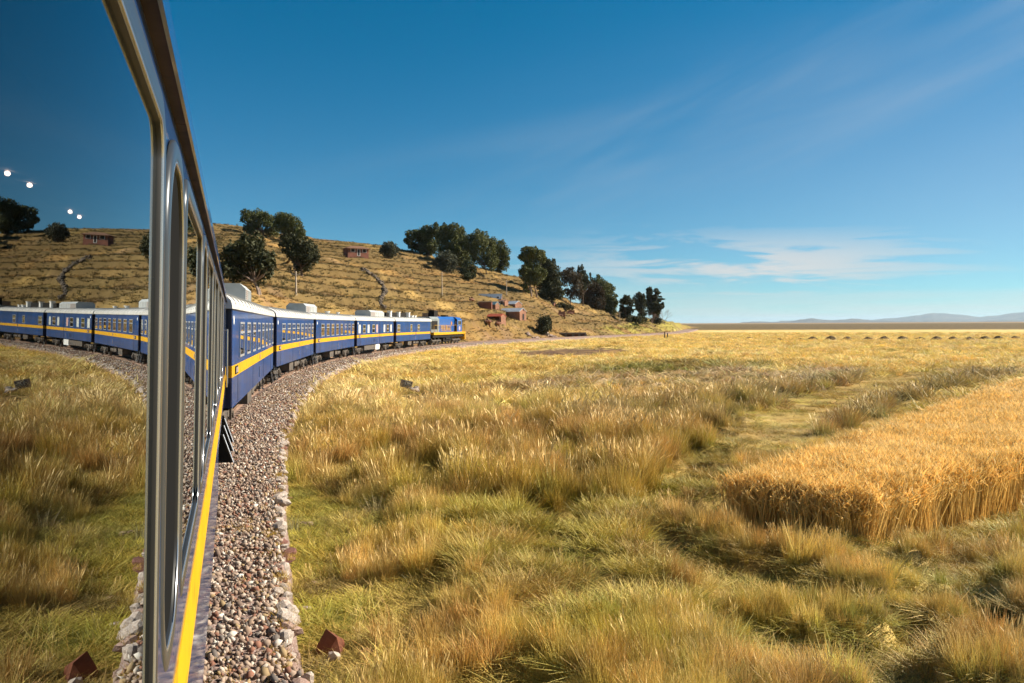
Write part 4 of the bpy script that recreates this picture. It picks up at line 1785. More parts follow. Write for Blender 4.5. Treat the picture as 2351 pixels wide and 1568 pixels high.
def pole(px, py_base, py_top, label):
    P = hit(px, py_base)
    H = (py_base - py_top) * px_m(P)
    r = empty('utility_pole', P, label, 'pole', 0, 0, 'thin poles on the hillside')
    m = MB()
    m.cyl((0, 0, -.4), (0, 0, H), .13, .09, n=8)
    m.build('shaft', POLE, r)
    m = MB()
    m.bbox(-.55, .55, -.05, .05, H - .45, H - .35)
    for x in (-.5, 0, .5):
        m.cyl((x, 0, H - .35), (x, 0, H - .2), .04, n=6)
    m.build('cross_arm', POLE, r)


pole(679.7, 676, 626, 'thin pale pole on the slope below the dense right-hand tree')
pole(1015, 677, 624, 'thin pale pole on the open slope above the locomotive')
pole(1163, 678, 643, 'thin pale pole on the slope just above the hamlet')
pole(*ZT(580, 830), ZT(580, 640)[1], 'short pale pole between the two tree groups at the end of the hill')


# ------------------------------------------------------------------ trees
def leaf_mat(name, c1, c2, c3):
    return pmat(name, c1, .75, spec=.25, col2=c2, nscale=.55, col3=c3, n3scale=2.2, translucent=.18)


LEAF = leaf_mat('eucalyptus_leaves', (.060, .072, .018), (.115, .118, .032), (.15, .135, .045))
LEAF_D = leaf_mat('dark_leaves', (.034, .038, .015), (.065, .066, .024), (.09, .075, .035))
LEAF_G = leaf_mat('grey_green_leaves', (.060, .065, .035), (.095, .095, .055), (.05, .05, .03))
LEAF_B = leaf_mat('brownish_leaves', (.055, .045, .022), (.095, .065, .035), (.040, .040, .018))
BARK = pmat('bark', (.16, .115, .085), .9, spec=.15, col2=(.09, .06, .045), nscale=2.5, bump=(6, .6, .04))
BARK_P = pmat('pale_bark', (.30, .23, .18), .85, spec=.2, col2=(.20, .14, .11), nscale=2.0)
TWIG = pmat('bare_twigs', (.24, .17, .15), .9, spec=.1)


def leaf_cloud(blobs, dens, size, seed, upright=.0, elong=1.0):
    """blobs: (centre, radius xyz); small leaf-spray faces spread through each lobe, thicker near its skin"""
    g = np.random.default_rng(seed)
    Vs, n_tot = [], 0
    for c, rad in blobs:
        rad = np.array(rad)
        n = int(2.3 * dens * (rad[0] * rad[1] + rad[1] * rad[2] + rad[0] * rad[2]) * 4.2)
        d = g.normal(size=(n, 3))
        d /= np.linalg.norm(d, axis=1)[:, None]
        # knobbly surface: sub-lobes
        ph = g.uniform(0, 6.28, 6)
        kn = 1 + .16 * np.sin(3.3 * d[:, 0] + ph[0]) * np.sin(4.1 * d[:, 2] + ph[1]) + .14 * np.sin(6.1 * d[:, 1] + ph[2]) * np.sin(5.3 * d[:, 0] + ph[3])
        rr = (g.uniform(0, 1, n) ** .33) * kn * 1.12
        gap = np.sin(5.2 * d[:, 0] + ph[4]) * np.sin(4.6 * d[:, 1] + ph[5]) * np.sin(5.0 * d[:, 2] + ph[0])
        keep = gap < .50
        d, rr = d[keep], rr[keep]
        n = len(d)
        p = np.array(c) + d * rr[:, None] * rad
        s = size * g.uniform(.6, 1.5, n)
        t1 = g.normal(size=(n, 3)) + d * .5
        t1[:, 2] += upright * 2
        t1 /= np.linalg.norm(t1, axis=1)[:, None]
        nn = g.normal(size=(n, 3)) + d * .9 + np.array([0, 0, .4])
        t2 = np.cross(nn, t1)
        t2 /= np.linalg.norm(t2, axis=1)[:, None] + 1e-6
        a, b = t1 * (s * .62 * elong)[:, None], t2 * (s * .38)[:, None]
        q = np.stack([p - a, p + b * .9, p + a, p - b * .9], 1)
        Vs.append(q.reshape(-1, 3))
    V = np.concatenate(Vs)
    F = np.arange(len(V)).reshape(-1, 4)
    return V, F


def tree(name, base, blobs, label, mat=LEAF, bark=BARK, dens=9.0, size=.42, seed=1, group='trees on the hill', trunk_r=.32, fat=1.08, upright=0.0, elong=1.0, extra_base=(), depth=.85, cat='tree', shrub=False):
    """base: photo pixel of the foot; blobs: (px, py, radius px[, ry])"""
    P = hit(*base)
    k = px_m(P)
    g = random.Random(seed)
    t = empty(name, P, label, cat, 0, 0, group)
    to = Vector((-P.x, -P.y, 0)).normalized()
    cs = []
    width = (max(b[0] for b in blobs) - min(b[0] for b in blobs)) * k / 2
    for b in blobs:
        r = b[2] * k
        ry = (b[3] if len(b) > 3 else b[2]) * k
        C = at_dist(b[0], b[1], P)
        C = C + to * g.uniform(-1, 1) * min(width * .8, 3.2)
        c = C - P
        cs.append(((c.x, c.y, c.z), (r * 1.08 * fat, r * 1.08 * depth * fat, ry * 1.08 * fat)))
    ng = np.random.default_rng(seed + 500)
    extra = []
    for c, rad in cs:                                   # ragged sprays breaking the outline
        for _ in range(4):
            d = ng.normal(size=3)
            d[2] = abs(d[2]) * .8 - .2
            d /= np.linalg.norm(d)
            q = ng.uniform(.22, .40)
            extra.append((tuple(np.array(c) + d * np.array(rad) * ng.uniform(.9, 1.2)), tuple(np.array(rad) * q * np.array([1, 1, ng.uniform(.8, 1.4)]))))
    V, F = leaf_cloud(cs + extra, dens, size, seed, upright, elong)
    obj_of('crown', np_mesh('crown', V, F, mat), t)
    m = MB()
    feet = [Vector((0, 0, 0))] + [hit(*e) - P for e in extra_base]
    for fi, f in enumerate(feet):
        mine = [c for i, c in enumerate(cs) if i % len(feet) == fi]
        if not mine:
            continue
        cz = sum(c[0][2] for c in mine) / len(mine)
        mid = Vector((sum(c[0][0] for c in mine) / len(mine), sum(c[0][1] for c in mine) / len(mine), 0))
        low = min(c[0][2] - c[1][2] for c in mine)
        fork = Vector((f.x * .55 + mid.x * .45, f.y * .55 + mid.y * .45, f.z + max((low - f.z) * .8, (cz - f.z) * .35)))
        if not shrub:
            j = Vector((g.uniform(-.15, .15), g.uniform(-.15, .15), 0))
            m.tube([f + Vector((0, 0, -.6)), f * .6 + fork * .4 + j, fork], [trunk_r, trunk_r * .8, trunk_r * .62], 7)
        for c, rad in mine:
            e = Vector(c) + Vector((0, 0, rad[2] * .2))
            st = fork if not shrub else f + Vector((0, 0, -.2))
            md = st * .45 + e * .55 + Vector((g.uniform(-.3, .3), g.uniform(-.3, .3), -.15 * (e - st).length))
            m.tube([st, md, e], [trunk_r * .5, trunk_r * .33, trunk_r * .12], 5)
    m.build('trunk', bark, t)
    return t


def B(fn, lst):
    out = []
    sc = {Z6: 6.03, Z3: 3.177, ZT: 7.837, Z8: 10.686, Z4: 7.124}[fn] * 1.1484
    for b in lst:
        x, y = fn(b[0], b[1])
        out.append((x, y, b[2] / sc) + ((b[3] / sc,) if len(b) > 3 else ()))
    return out


tree('eucalyptus_tree', Z6(830, 500), B(Z6, [(530, 180, 62), (520, 260, 45), (640, 170, 80), (740, 170, 95), (820, 260, 100), (610, 350, 80), (560, 400, 60), (700, 370, 80), (920, 260, 80), (950, 360, 85), (900, 430, 60), (990, 410, 60)]),
     'broad-crowned tree on the ridge above the first carriages, its crown touching its slimmer neighbour', seed=2, dens=10, size=.38)
tree('eucalyptus_tree', Z6(1190, 600), B(Z6, [(1080, 210, 75), (1190, 240, 95), (1080, 330, 75), (1170, 380, 85), (1300, 300, 100), (1340, 400, 90), (1250, 450, 80), (1400, 450, 68), (1410, 500, 45), (1130, 500, 50)]),
     'leaning round-topped tree on the ridge right of the broad-crowned one', seed=3, dens=10, size=.38)
tree('dense_tree', Z6(740, 1440), B(Z6, [(510, 590, 80), (600, 560, 70), (700, 570, 90), (470, 680, 80), (330, 680, 80), (270, 750, 60), (220, 820, 60), (420, 800, 120), (580, 720, 110), (700, 700, 80), (580, 860, 150), (740, 820, 110), (300, 930, 120),
                                         (440, 1020, 130), (620, 1020, 130), (260, 1060, 100), (800, 930, 110), (870, 860, 70), (900, 980, 60), (720, 1110, 110), (840, 1080, 70), (380, 1130, 70)]),
     'large dark ragged tree with twin pale trunks standing just behind the first carriages', mat=LEAF_D, bark=BARK_P, seed=4, dens=10, size=.34, fat=1.28, extra_base=[Z6(770, 1430)], trunk_r=.2)
tree('dense_tree', Z6(1420, 1140), B(Z6, [(1180, 600, 70), (1270, 570, 90), (1160, 700, 65), (1250, 690, 90), (1400, 640, 110), (1520, 690, 95), (1600, 760, 80), (1650, 830, 55), (1330, 790, 110), (1460, 800, 120), (1580, 880, 80), (1400, 920, 110), (1500, 960, 80), (1360, 1010, 50)]),
     'dense dark tree leaning right on the terraces below the ridge', mat=LEAF_D, seed=5, dens=10, size=.32, extra_base=[Z6(1185, 880)], trunk_r=.24)
tree('eucalyptus_tree', Z3(300, 372), B(Z3, [(140, 195, 38), (120, 245, 30), (150, 280, 30), (200, 190, 45), (230, 250, 60), (270, 170, 50), (300, 220, 60), (345, 150, 38), (270, 300, 55), (330, 300, 45), (210, 300, 40)]),
     'left half of the biggest tree clump on the ridge, notched against the sky', seed=6, dens=9, size=.42)
tree('eucalyptus_tree', Z3(520, 450), B(Z3, [(420, 150, 40), (400, 210, 50), (490, 155, 50), (545, 190, 50), (470, 240, 70), (560, 270, 62), (430, 310, 55), (530, 340, 75), (600, 330, 55), (500, 390, 55), (600, 400, 45)]),
     'tall domed right half of the biggest tree clump on the ridge', seed=7, dens=9, size=.42)
tree('round_shrub', Z3(430, 492), B(Z3, [(385, 380, 38), (440, 380, 45), (480, 410, 42), (420, 430, 55), (370, 430, 40), (470, 460, 38), (420, 470, 35)]),
     'grey-green round shrub in front of the biggest tree clump', mat=LEAF_G, seed=8, dens=11, size=.32, shrub=True, group='shrubs on the hill', cat='shrub')
tree('conifer_tree', Z3(605, 562), B(Z3, [(615, 420, 22), (600, 450, 30), (640, 460, 30), (590, 485, 34), (630, 500, 42), (655, 530, 22), (600, 525, 38), (610, 550, 24)]),
     'small dark green conical tree at the lower edge of the biggest clump', mat=leaf_mat('conifer_needles', (.028, .038, .012), (.05, .058, .016), (.06, .06, .02)), seed=9, dens=12, size=.26, trunk_r=.15)
tree('eucalyptus_tree', Z3(770, 515), B(Z3, [(625, 240, 38), (640, 300, 30), (690, 215, 50), (745, 205, 42), (720, 270, 55), (690, 340, 45), (680, 400, 30), (790, 280, 50), (780, 350, 55), (760, 410, 45), (820, 400, 45), (820, 450, 35)]),
     'airy tree with sky showing through, left one of the pair beside the biggest clump', seed=10, dens=8.5, size=.38, trunk_r=.22)
tree('eucalyptus_tree', Z3(885, 505), B(Z3, [(830, 270, 45), (890, 300, 45), (850, 340, 45), (920, 340, 42), (870, 400, 50), (930, 390, 32), (910, 440, 40), (880, 475, 28)]),
     'drooping outer tree of the airy pair beside the biggest clump', seed=11, dens=9, size=.38, trunk_r=.2)
tree('eucalyptus_tree', Z3(1150, 708), B(Z3, [(1075, 375, 32), (1110, 345, 42), (1160, 335, 42), (1200, 360, 48), (1130, 400, 40), (1240, 390, 30), (1150, 470, 62), (1100, 490, 42), (1090, 540, 32), (1190, 530, 58), (1140, 560, 45), (1090, 620, 24), (1100, 660, 22)]),
     'tall tree with an overhanging top and pale forked trunk above the hamlet', bark=BARK_P, seed=12, dens=9.5, size=.42, extra_base=[Z3(1192, 715)])
tree('eucalyptus_tree', Z3(1260, 720), B(Z3, [(1260, 430, 45), (1300, 450, 42), (1330, 490, 45), (1270, 500, 52), (1240, 560, 50), (1310, 550, 52), (1355, 540, 32), (1350, 600, 40), (1290, 610, 45), (1240, 630, 40)]),
     'rounded dark tree crowding behind the tall overhanging one', mat=LEAF_D, seed=13, dens=9.5, size=.42)
tree('dense_tree', Z3(1320, 748), B(Z3, [(1290, 650, 50), (1340, 660, 50), (1380, 690, 35), (1250, 690, 38), (1310, 705, 40)]),
     'low dark tree filling the gap beneath the hamlet clump', mat=LEAF_D, seed=14, dens=10, size=.36, trunk_r=.18)
tree('eucalyptus_tree', Z3(1472, 765), B(Z3, [(1425, 530, 38), (1480, 510, 42), (1525, 550, 36), (1420, 580, 30), (1490, 570, 45), (1540, 600, 32), (1530, 650, 38), (1490, 690, 36), (1550, 690, 28), (1440, 670, 26)]),
     'umbrella-topped tree with a straight bare trunk right of the hamlet clump', mat=LEAF_B, seed=15, dens=8, size=.38, trunk_r=.2)
tree('pine_tree', Z3(1580, 795), B(Z3, [(1545, 470, 9, 22), (1572, 468, 10, 26), (1560, 510, 22), (1590, 515, 14, 26), (1535, 490, 8, 18), (1575, 550, 26), (1612, 545, 12, 22), (1640, 535, 9, 20), (1650, 560, 8, 16), (1600, 580, 28), (1628, 590, 14), (1550, 560, 14, 20), (1580, 620, 28)]),
     'spiky pine with upturned branches standing above the row of trees', mat=LEAF_D, seed=16, dens=10, size=.34, upright=.8, elong=1.3, trunk_r=.2)
tree('dense_tree', Z3(1690, 810), B(Z3, [(1610, 660, 45), (1600, 720, 45), (1660, 620, 35), (1680, 680, 60), (1650, 750, 55), (1700, 750, 50), (1690, 790, 28), (1590, 770, 28)]),
     'bushy brownish tree below the spiky pine', mat=LEAF_B, seed=17, dens=10, size=.38)
tree('eucalyptus_tree', Z3(1815, 862), B(Z3, [(1705, 580, 36), (1740, 610, 42), (1700, 640, 40), (1780, 650, 45), (1750, 690, 55), (1810, 710, 42), (1790, 760, 50), (1840, 770, 26), (1770, 810, 42), (1820, 820, 34), (1855, 760, 14, 26)]),
     'steep-sided tree closing the row at the right, sloping down to the pale pole', seed=18, dens=9.5, size=.42, extra_base=[Z3(1740, 815)])
tree('pine_tree', ZT(720, 850), B(ZT, [(715, 370, 50), (670, 420, 62, 40), (760, 410, 62, 45), (800, 460, 50, 30), (720, 440, 70, 40), (620, 440, 30, 16), (620, 560, 38, 50), (620, 640, 36, 45), (700, 610, 40, 40), (740, 570, 60, 18), (820, 520, 50, 10), (780, 640, 50, 40), (720, 700, 60, 50), (830, 600, 45, 10), (640, 720, 45, 45)]),
     'flat-tiered tree at the left of the last group on the hill', mat=LEAF_D, seed=19, dens=12, size=.36, elong=1.2, trunk_r=.2, fat=1.34, group='trees at the end of the hill')
tree('pine_tree', ZT(1030, 860), B(ZT, [(880, 370, 20, 42), (910, 440, 24, 40), (950, 500, 30, 45), (975, 310, 46, 40), (985, 380, 52, 50), (1000, 460, 60, 55), (1065, 350, 24, 50), (1060, 430, 40, 45), (985, 560, 55, 45), (1030, 630, 50, 45), (1040, 700, 50, 40), (1090, 540, 36, 30)]),
     'forked pine with upswept arms in the middle of the last group on the hill', mat=LEAF_D, seed=20, dens=12, size=.34, upright=.6, elong=1.2, trunk_r=.22, fat=1.34, group='trees at the end of the hill')
tree('pine_tree', ZT(1250, 880), B(ZT, [(1185, 195, 36, 36), (1215, 190, 30, 34), (1195, 260, 46, 45), (1190, 330, 44, 45), (1215, 400, 66, 55), (1335, 215, 38, 30), (1370, 255, 32, 24), (1345, 310, 30, 40), (1280, 340, 42, 36), (1300, 420, 62, 55), (1420, 330, 22, 12), (1440, 380, 42, 13), (1400, 410, 30, 26), (1220, 490, 75, 50), (1320, 500, 62, 50), (1395, 520, 45, 30), (1470, 490, 18, 34), (1480, 530, 18, 32), (1430, 560, 34, 24), (1310, 600, 55, 55), (1370, 620, 42, 42), (1220, 620, 55, 60), (1330, 700, 50, 50)]),
     'tallest pine of the last group on the hill, two-headed with upswept tips', mat=LEAF_D, seed=21, dens=12, size=.34, upright=.6, elong=1.2, trunk_r=.25, fat=1.34, group='trees at the end of the hill')
tree('low_bush', ZT(900, 880), B(ZT, [(760, 800, 55), (830, 790, 60), (900, 800, 60), (980, 800, 62), (1060, 810, 60), (870, 850, 45), (1000, 850, 45), (740, 850, 35)]),
     'low dark hedge-like bush under the last group of trees', mat=LEAF_D, seed=22, dens=12, size=.3, shrub=True, group='shrubs on the hill', cat='bush', trunk_r=.1)
tree('low_bush', ZT(1330, 890), B(ZT, [(1270, 820, 50), (1340, 810, 55), (1400, 820, 48), (1300, 860, 40), (1380, 860, 40)]),
     'dark bush at the foot of the tallest pine', mat=LEAF_D, seed=23, dens=12, size=.3, shrub=True, group='shrubs on the hill', cat='bush', trunk_r=.1)
tree('round_shrub', Z3(1230, 1018), B(Z3, [(1235, 905, 34), (1270, 905, 34), (1220, 945, 34), (1255, 950, 42), (1290, 940, 28), (1230, 985, 34), (1270, 980, 32)]),
     'dark leafy bush near the track below the largest house', mat=LEAF_D, seed=24, dens=11, size=.3, shrub=True, group='shrubs on the hill', cat='shrub', trunk_r=.12)
tree('round_shrub', Z8(1770, 440), B(Z8, [(1640, 130, 90), (1740, 100, 110), (1860, 120, 110), (1940, 200, 90), (1680, 230, 110), (1800, 230, 120), (1560, 210, 60), (1550, 260, 50), (1880, 300, 90), (1720, 330, 80), (1820, 370, 60)]),
     'round dark shrub on the skyline beside the lone house', mat=LEAF_G, seed=25, dens=11, size=.3, shrub=True, group='shrubs on the hill', cat='shrub', trunk_r=.14)
tree('round_shrub', (1297, 712), [(1282, 706, 6), (1292, 702, 7), (1300, 704, 7), (1310, 708, 6)],
     'small dark bush beside the tiny thatched hut', mat=LEAF_D, seed=26, dens=11, size=.3, shrub=True, group='shrubs on the hill', cat='shrub', trunk_r=.1)


def bare_shrub(base, hpx, label, seed):
    P = hit(*base)
    k = px_m(P)
    g = random.Random(seed)
    t = empty('bare_tree', P, label, 'bare tree', 0, 0, 'leafless trees')
    m = MB()

    def grow(p, d, l, r, n):
        e = p + d * l
        m.tube([p, (p + e) / 2 + Vector((g.uniform(-.1, .1), g.uniform(-.1, .1), g.uniform(-.05, .1))) * l, e], [r, r * .8, r * .55], 4)
        if n == 0:
            return
        for _ in range(3 if n > 1 else 4):
            nd = (d + Vector((g.uniform(-.9, .9), g.uniform(-.9, .9), g.uniform(-.3, .6)))).normalized()
            grow(e, nd, l * g.uniform(.6, .85), r * .55, n - 1)
    H = hpx * k
    for _ in range(4):
        grow(Vector((g.uniform(-.4, .4), g.uniform(-.4, .4), -.2)), Vector((g.uniform(-.6, .6), g.uniform(-.6, .6), 1)).normalized(), H * .36, .10, 3)
    m.build('branches', TWIG, t)


bare_shrub(ZT(1490, 905), 36, 'leafless twiggy tree at the very end of the hill', 3)
bare_shrub(ZT(1240, 880), 30, 'pale leafless shrub in front of the tallest pine', 4)

# ------------------------------------------------------------------ stones
PALE_STONE = pmat('pale_edge_stone', (.48, .41, .35), .85, spec=.2, col2=(.33, .26, .21), nscale=5.0, col3=(.30, .20, .15), n3scale=11, bump=(14, .6, .02))
BROWN_STONE = pmat('brown_edge_stone', (.36, .25, .20), .85, spec=.2, col2=(.24, .15, .12), nscale=5.0, bump=(14, .6, .02))
RED_STONE = pmat('red_stone', (.19, .062, .030), .8, spec=.2, col2=(.12, .045, .025), nscale=4.0, bump=(11, .5, .02))
RED_PLAIN = pmat('red_brown_stone', (.22, .10, .075), .85, spec=.2, col2=(.15, .07, .055), nscale=5.0, bump=(14, .6, .02))


def edge_stones():
    rr = random.Random(5)
    variants = []
    for i in range(9):
        m = MB()
        m.rock((0, 0, 0), (1, rr.uniform(.65, .95), rr.uniform(.55, .8)), i * 7 + 1)
        me = m.build('edge_stone', (PALE_STONE, PALE_STONE, PALE_STONE, PALE_STONE, BROWN_STONE, BROWN_STONE, PALE_STONE, RED_PLAIN, PALE_STONE)[i])
        variants.append(me)
    used = set()
    a = -6.5
    far = MB()
    n = 0
    while a < 150:
        x, y, p = center(a)
        e = edge_a(a) + rr.uniform(-.10, .06)
        X, Y = x + math.cos(p) * e, y - math.sin(p) * e
        s = rr.choice((.045, .055, .065, .08, .10, .14)) * rr.uniform(.8, 1.15)
        if a > 6:
            s *= .9
        Zs = .40 + rr.uniform(-.10, .05)
        if n < 285:
            v = variants[rr.randrange(9)]
            if v in used:
                o = v.copy()
                COL.objects.link(o)
            else:
                o = v
                used.add(v)
            o.location = (X, Y, Zs)
            o.scale = (s, s, s)
            o.rotation_euler = (rr.uniform(-.4, .4), rr.uniform(-.4, .4), rr.uniform(0, 6.28))
            o.parent = BED[0]
            n += 1
        else:
            s *= 1.25
            far.rock((X, Y, Zs), (s, s * .8, s * .7), rr.random() * 99, rr.uniform(0, 6))
        a += s * rr.uniform(1.1, 2.3)
    for v in variants:
        if v not in used:
            bpy.data.objects.remove(v)
    tag(far.build('edging_stones', PALE_STONE, BED[0]), kind='stuff')


edge_stones()


def lone_rocks():
    P = hit(757, 1510)
    m = MB()
    k = px_m(P)
    h = empty('red_rock', P, 'angular rust-red rock standing on the turf beside the ballast', 'rock')
    V = [(-.17, .10, -.05), (-.11, -.13, -.05), (.12, -.15, -.05), (.19, .08, -.05), (.03, .16, -.05), (-.13, .02, .12), (-.03, .07, .27), (.07, -.07, .21), (.16, .06, .13)]
    m.add(V, [(0, 1, 5), (1, 2, 7, 5), (5, 7, 6), (2, 3, 8, 7), (7, 8, 6), (3, 4, 8), (8, 4, 6), (4, 0, 5), (4, 5, 6), (0, 4, 3, 2, 1)])
    m.build('stone_face', RED_STONE, h)
    P = hit(766, 1528)
    m = MB()
    m.rock((0, 0, .03), (.075, .06, .075), 5)
    o = m.build('pale_pebble', PALE_STONE)
    o.location = P
    tag(o, 'small pale stone leaning against the rust-red rock', 'stone')
    lst = [(706, 1208, .13, 'flat brown stone lying on the turf near the ballast', BROWN_STONE), (668, 1150, .10, 'brown stone half sunk in the moss by the ballast', RED_PLAIN),
           (702, 1404, .09, 'small pale stone on the turf beside the ballast edge', PALE_STONE), (724, 1348, .08, 'small brown stone in the mossy hollow', BROWN_STONE), (842, 1512, .10, 'small dark red stone in the short grass', RED_PLAIN)]
    for px, py, s, lb, mt in lst:
        P = hit(px, py)
        m = MB()
        m.rock((0, 0, s * .25), (s, s * .8, s * .5), px)
        o = m.build('field_stone', mt)
        o.location = P
        tag(o, lb, 'stone')


lone_rocks()


def marker():
    P = hit(934, 906)
    k = px_m(P)
    to = Vector((-P.x, -P.y, 0)).normalized()
    h = empty('marker_block', P + Vector((0, 0, .36)), 'tilted dark marker block with worn white lettering in the meadow', 'marker', math.atan2(to.x, -to.y) + R_(18), R_(14))
    w, d, t = 25 * k, .30, 17 * k
    m = MB()
    c = .03
    m.box((0, d / 2, t / 2 - .05), (w, d, t))
    body = m.build('block', pmat('weathered_concrete', (.34, .26, .22), .9, col2=(.22, .16, .13), nscale=5, bump=(12, .5, .02)), h)
    m = MB()
    m.bbox(-w / 2 + .01, w / 2 - .01, -.006, -.001, -.03, t - .07)  # the block's shaded side put into colour as a dark sheet with pale marks
    m.build('shaded_face', pmat('shaded_side_blotched', (.030, .024, .020), .8, col2=(.08, .065, .05), nscale=9, col3=(.35, .32, .28), n3scale=7), h)
    text_part('130', t * .62, pmat('worn_white_paint', (.52, .50, .45), .8, col2=(.10, .09, .08), nscale=11), (0, -.008, t * .44), (R_(90), 0, 0), 'lettering', h, extr=.001)
    P2 = hit(953, 911)
    m = MB()
    m.rock((0, 0, .12), (.22, .16, .15), 31)
    o = m.build('broken_chunk', PALE_STONE)
    o.location = P2 + Vector((0, 0, .18))
    tag(o, 'pale broken chunk of stone beside the tilted marker block', 'stone')


marker()


def mounds():
    soil = pmat('mound_soil', (.11, .075, .04), .95, spec=.1, col2=(.18, .125, .06), nscale=1.5, bump=(4, .8, .1))
    xs = [(1722, 777, .55), (1790, 780, .55), (1838, 779, .45), (1866, 779.5, .9), (1908, 779.5, 1.15), (1946, 780, 1.0), (1993, 780, .95), (2030, 780.5, 1.15), (2072, 780, 1.1), (2112, 779.5, .8), (2150, 779.5, 1.0), (2188, 779, .9), (2225, 779.5, .9), (2262, 779, 1.0), (2293, 778, .95), (2331, 777, .8), (2395, 778, .9)]
    xs += [(1655, 777, .4), (1690, 777.5, .4)]
    place_words = 'mound'
    xs.sort()
    ordn = ('first second third fourth fifth sixth seventh eighth ninth tenth eleventh twelfth thirteenth fourteenth fifteenth sixteenth seventeenth eighteenth nineteenth').split()
    for i, (px, py, s) in enumerate(xs):
        d = ray(px, py + 1)
        t = -CAM_Z / d[2]
        P = Vector(CPOS + d * t)
        P.z = gz(P.x, P.y)
        k = px_m(P)
        m = MB()
        rr = random.Random(i)
        n, V, F = 14, [], []
        rings = [(1.0, 0), (.82, .35), (.52, .75), (.22, .98)]
        for (r, z) in rings:
            for q in range(n):
                t2 = 2 * math.pi * q / n
                j = rr.uniform(.8, 1.15)
                V.append((15.5 * k * s ** .5 * r * j * math.cos(t2), 1.3 * r * j * math.sin(t2), 8.5 * k * s * z * rr.uniform(.85, 1.1) - .05))
        V.append((0, 0, 8.8 * k * s))
        for a in range(len(rings) - 1):
            for q in range(n):
                F.append((a * n + q, a * n + (q + 1) % n, (a + 1) * n + (q + 1) % n, (a + 1) * n + q))
        for q in range(n):
            F.append(((len(rings) - 1) * n + q, (len(rings) - 1) * n + (q + 1) % n, len(V) - 1))
        m.add(V, F)
        o = m.build('earth_mound', soil)
        o.location = P
        o.rotation_euler = (0, 0, -ALPHA + rr.uniform(-.3, .3))
        tag(o, ordn[i] + ' dark earth heap from the hill end of the long row across the far meadow', 'earth mound', 'row of dark earth heaps')


mounds()


def posts():
    wood = pmat('old_post', (.09, .06, .04), .9)
    for i, (x, y, h) in enumerate(((1740, 884, 16), (1752, 886, 13))):
        px, py = x / 1.1484 if False else (1560 + (1505 + i * 60) / 7.837) / 1.1484, (740 + 1200 / 7.837) / 1.1484
        P = hit(px, py)
        m = MB()
        m.cyl((0, 0, -.2), (.05, 0, h * px_m(P)), .16, .12, n=7)
        o = m.build('wooden_post', wood)
        o.location = P
        tag(o, ('taller' if i == 0 else 'shorter') + ' of two dark stumps of post at the far end of the meadow', 'post')


posts()

# ------------------------------------------------------------------ plants and gravel scattered over the ground
SRC = bpy.data.collections.new('plant_sources')


def scatter(name, pts, rotz, scl, idx, tint, meshes, tilt=None):
    coll = bpy.data.collections.new(name + '_kinds')
    for i, me in enumerate(meshes):
        o = bpy.data.objects.new('%s_kind_%02d' % (name, i), me)
        coll.objects.link(o)
    n = len(pts)
    me = bpy.data.meshes.new(name)
    me.vertices.add(n)
    me.vertices.foreach_set('co', np.asarray(pts, np.float32).ravel())
    rot = np.zeros((n, 3), np.float32)
    rot[:, 2] = rotz
    if tilt is not None:
        rot[:, :2] = tilt
    for an, ty, data, f in (('rot', 'FLOAT_VECTOR', rot, 'vector'), ('scl', 'FLOAT_VECTOR', scl, 'vector'), ('idx', 'INT', idx, 'value'),
                            ('tint', 'FLOAT_COLOR', np.concatenate([tint, np.ones((n, 1))], 1), 'color')):
        a = me.attributes.new(an, ty, 'POINT')
        a.data.foreach_set(f, np.asarray(data, np.int32 if ty == 'INT' else np.float32).ravel())
    o = obj_of(name, me)
    ng = bpy.data.node_groups.new(name + '_scatter', 'GeometryNodeTree')
    ng.interface.new_socket('Geometry', in_out='INPUT', socket_type='NodeSocketGeometry')
    ng.interface.new_socket('Geometry', in_out='OUTPUT', socket_type='NodeSocketGeometry')
    N, L = ng.nodes, ng.links
    gi, go = N.new('NodeGroupInput'), N.new('NodeGroupOutput')
    ci = N.new('GeometryNodeCollectionInfo')
    ci.inputs['Collection'].default_value = coll
    ci.inputs['Separate Children'].default_value = True
    ci.inputs['Reset Children'].default_value = True
    ip = N.new('GeometryNodeInstanceOnPoints')

    def attr(nm, ty):
        a = N.new('GeometryNodeInputNamedAttribute')
        a.data_type = ty
        a.inputs['Name'].default_value = nm
        return a.outputs[0]
    e2r = N.new('FunctionNodeEulerToRotation')
    L.new(attr('rot', 'FLOAT_VECTOR'), e2r.inputs[0])
    L.new(gi.outputs[0], ip.inputs['Points'])
    L.new(ci.outputs[0], ip.inputs['Instance'])
    ip.inputs['Pick Instance'].default_value = True
    L.new(attr('idx', 'INT'), ip.inputs['Instance Index'])
    L.new(e2r.outputs[0], ip.inputs['Rotation'])
    L.new(attr('scl', 'FLOAT_VECTOR'), ip.inputs['Scale'])
    L.new(ip.outputs[0], go.inputs[0])
    md = o.modifiers.new('scatter', 'NODES')
    md.node_group = ng
    return tag(o, kind='stuff')


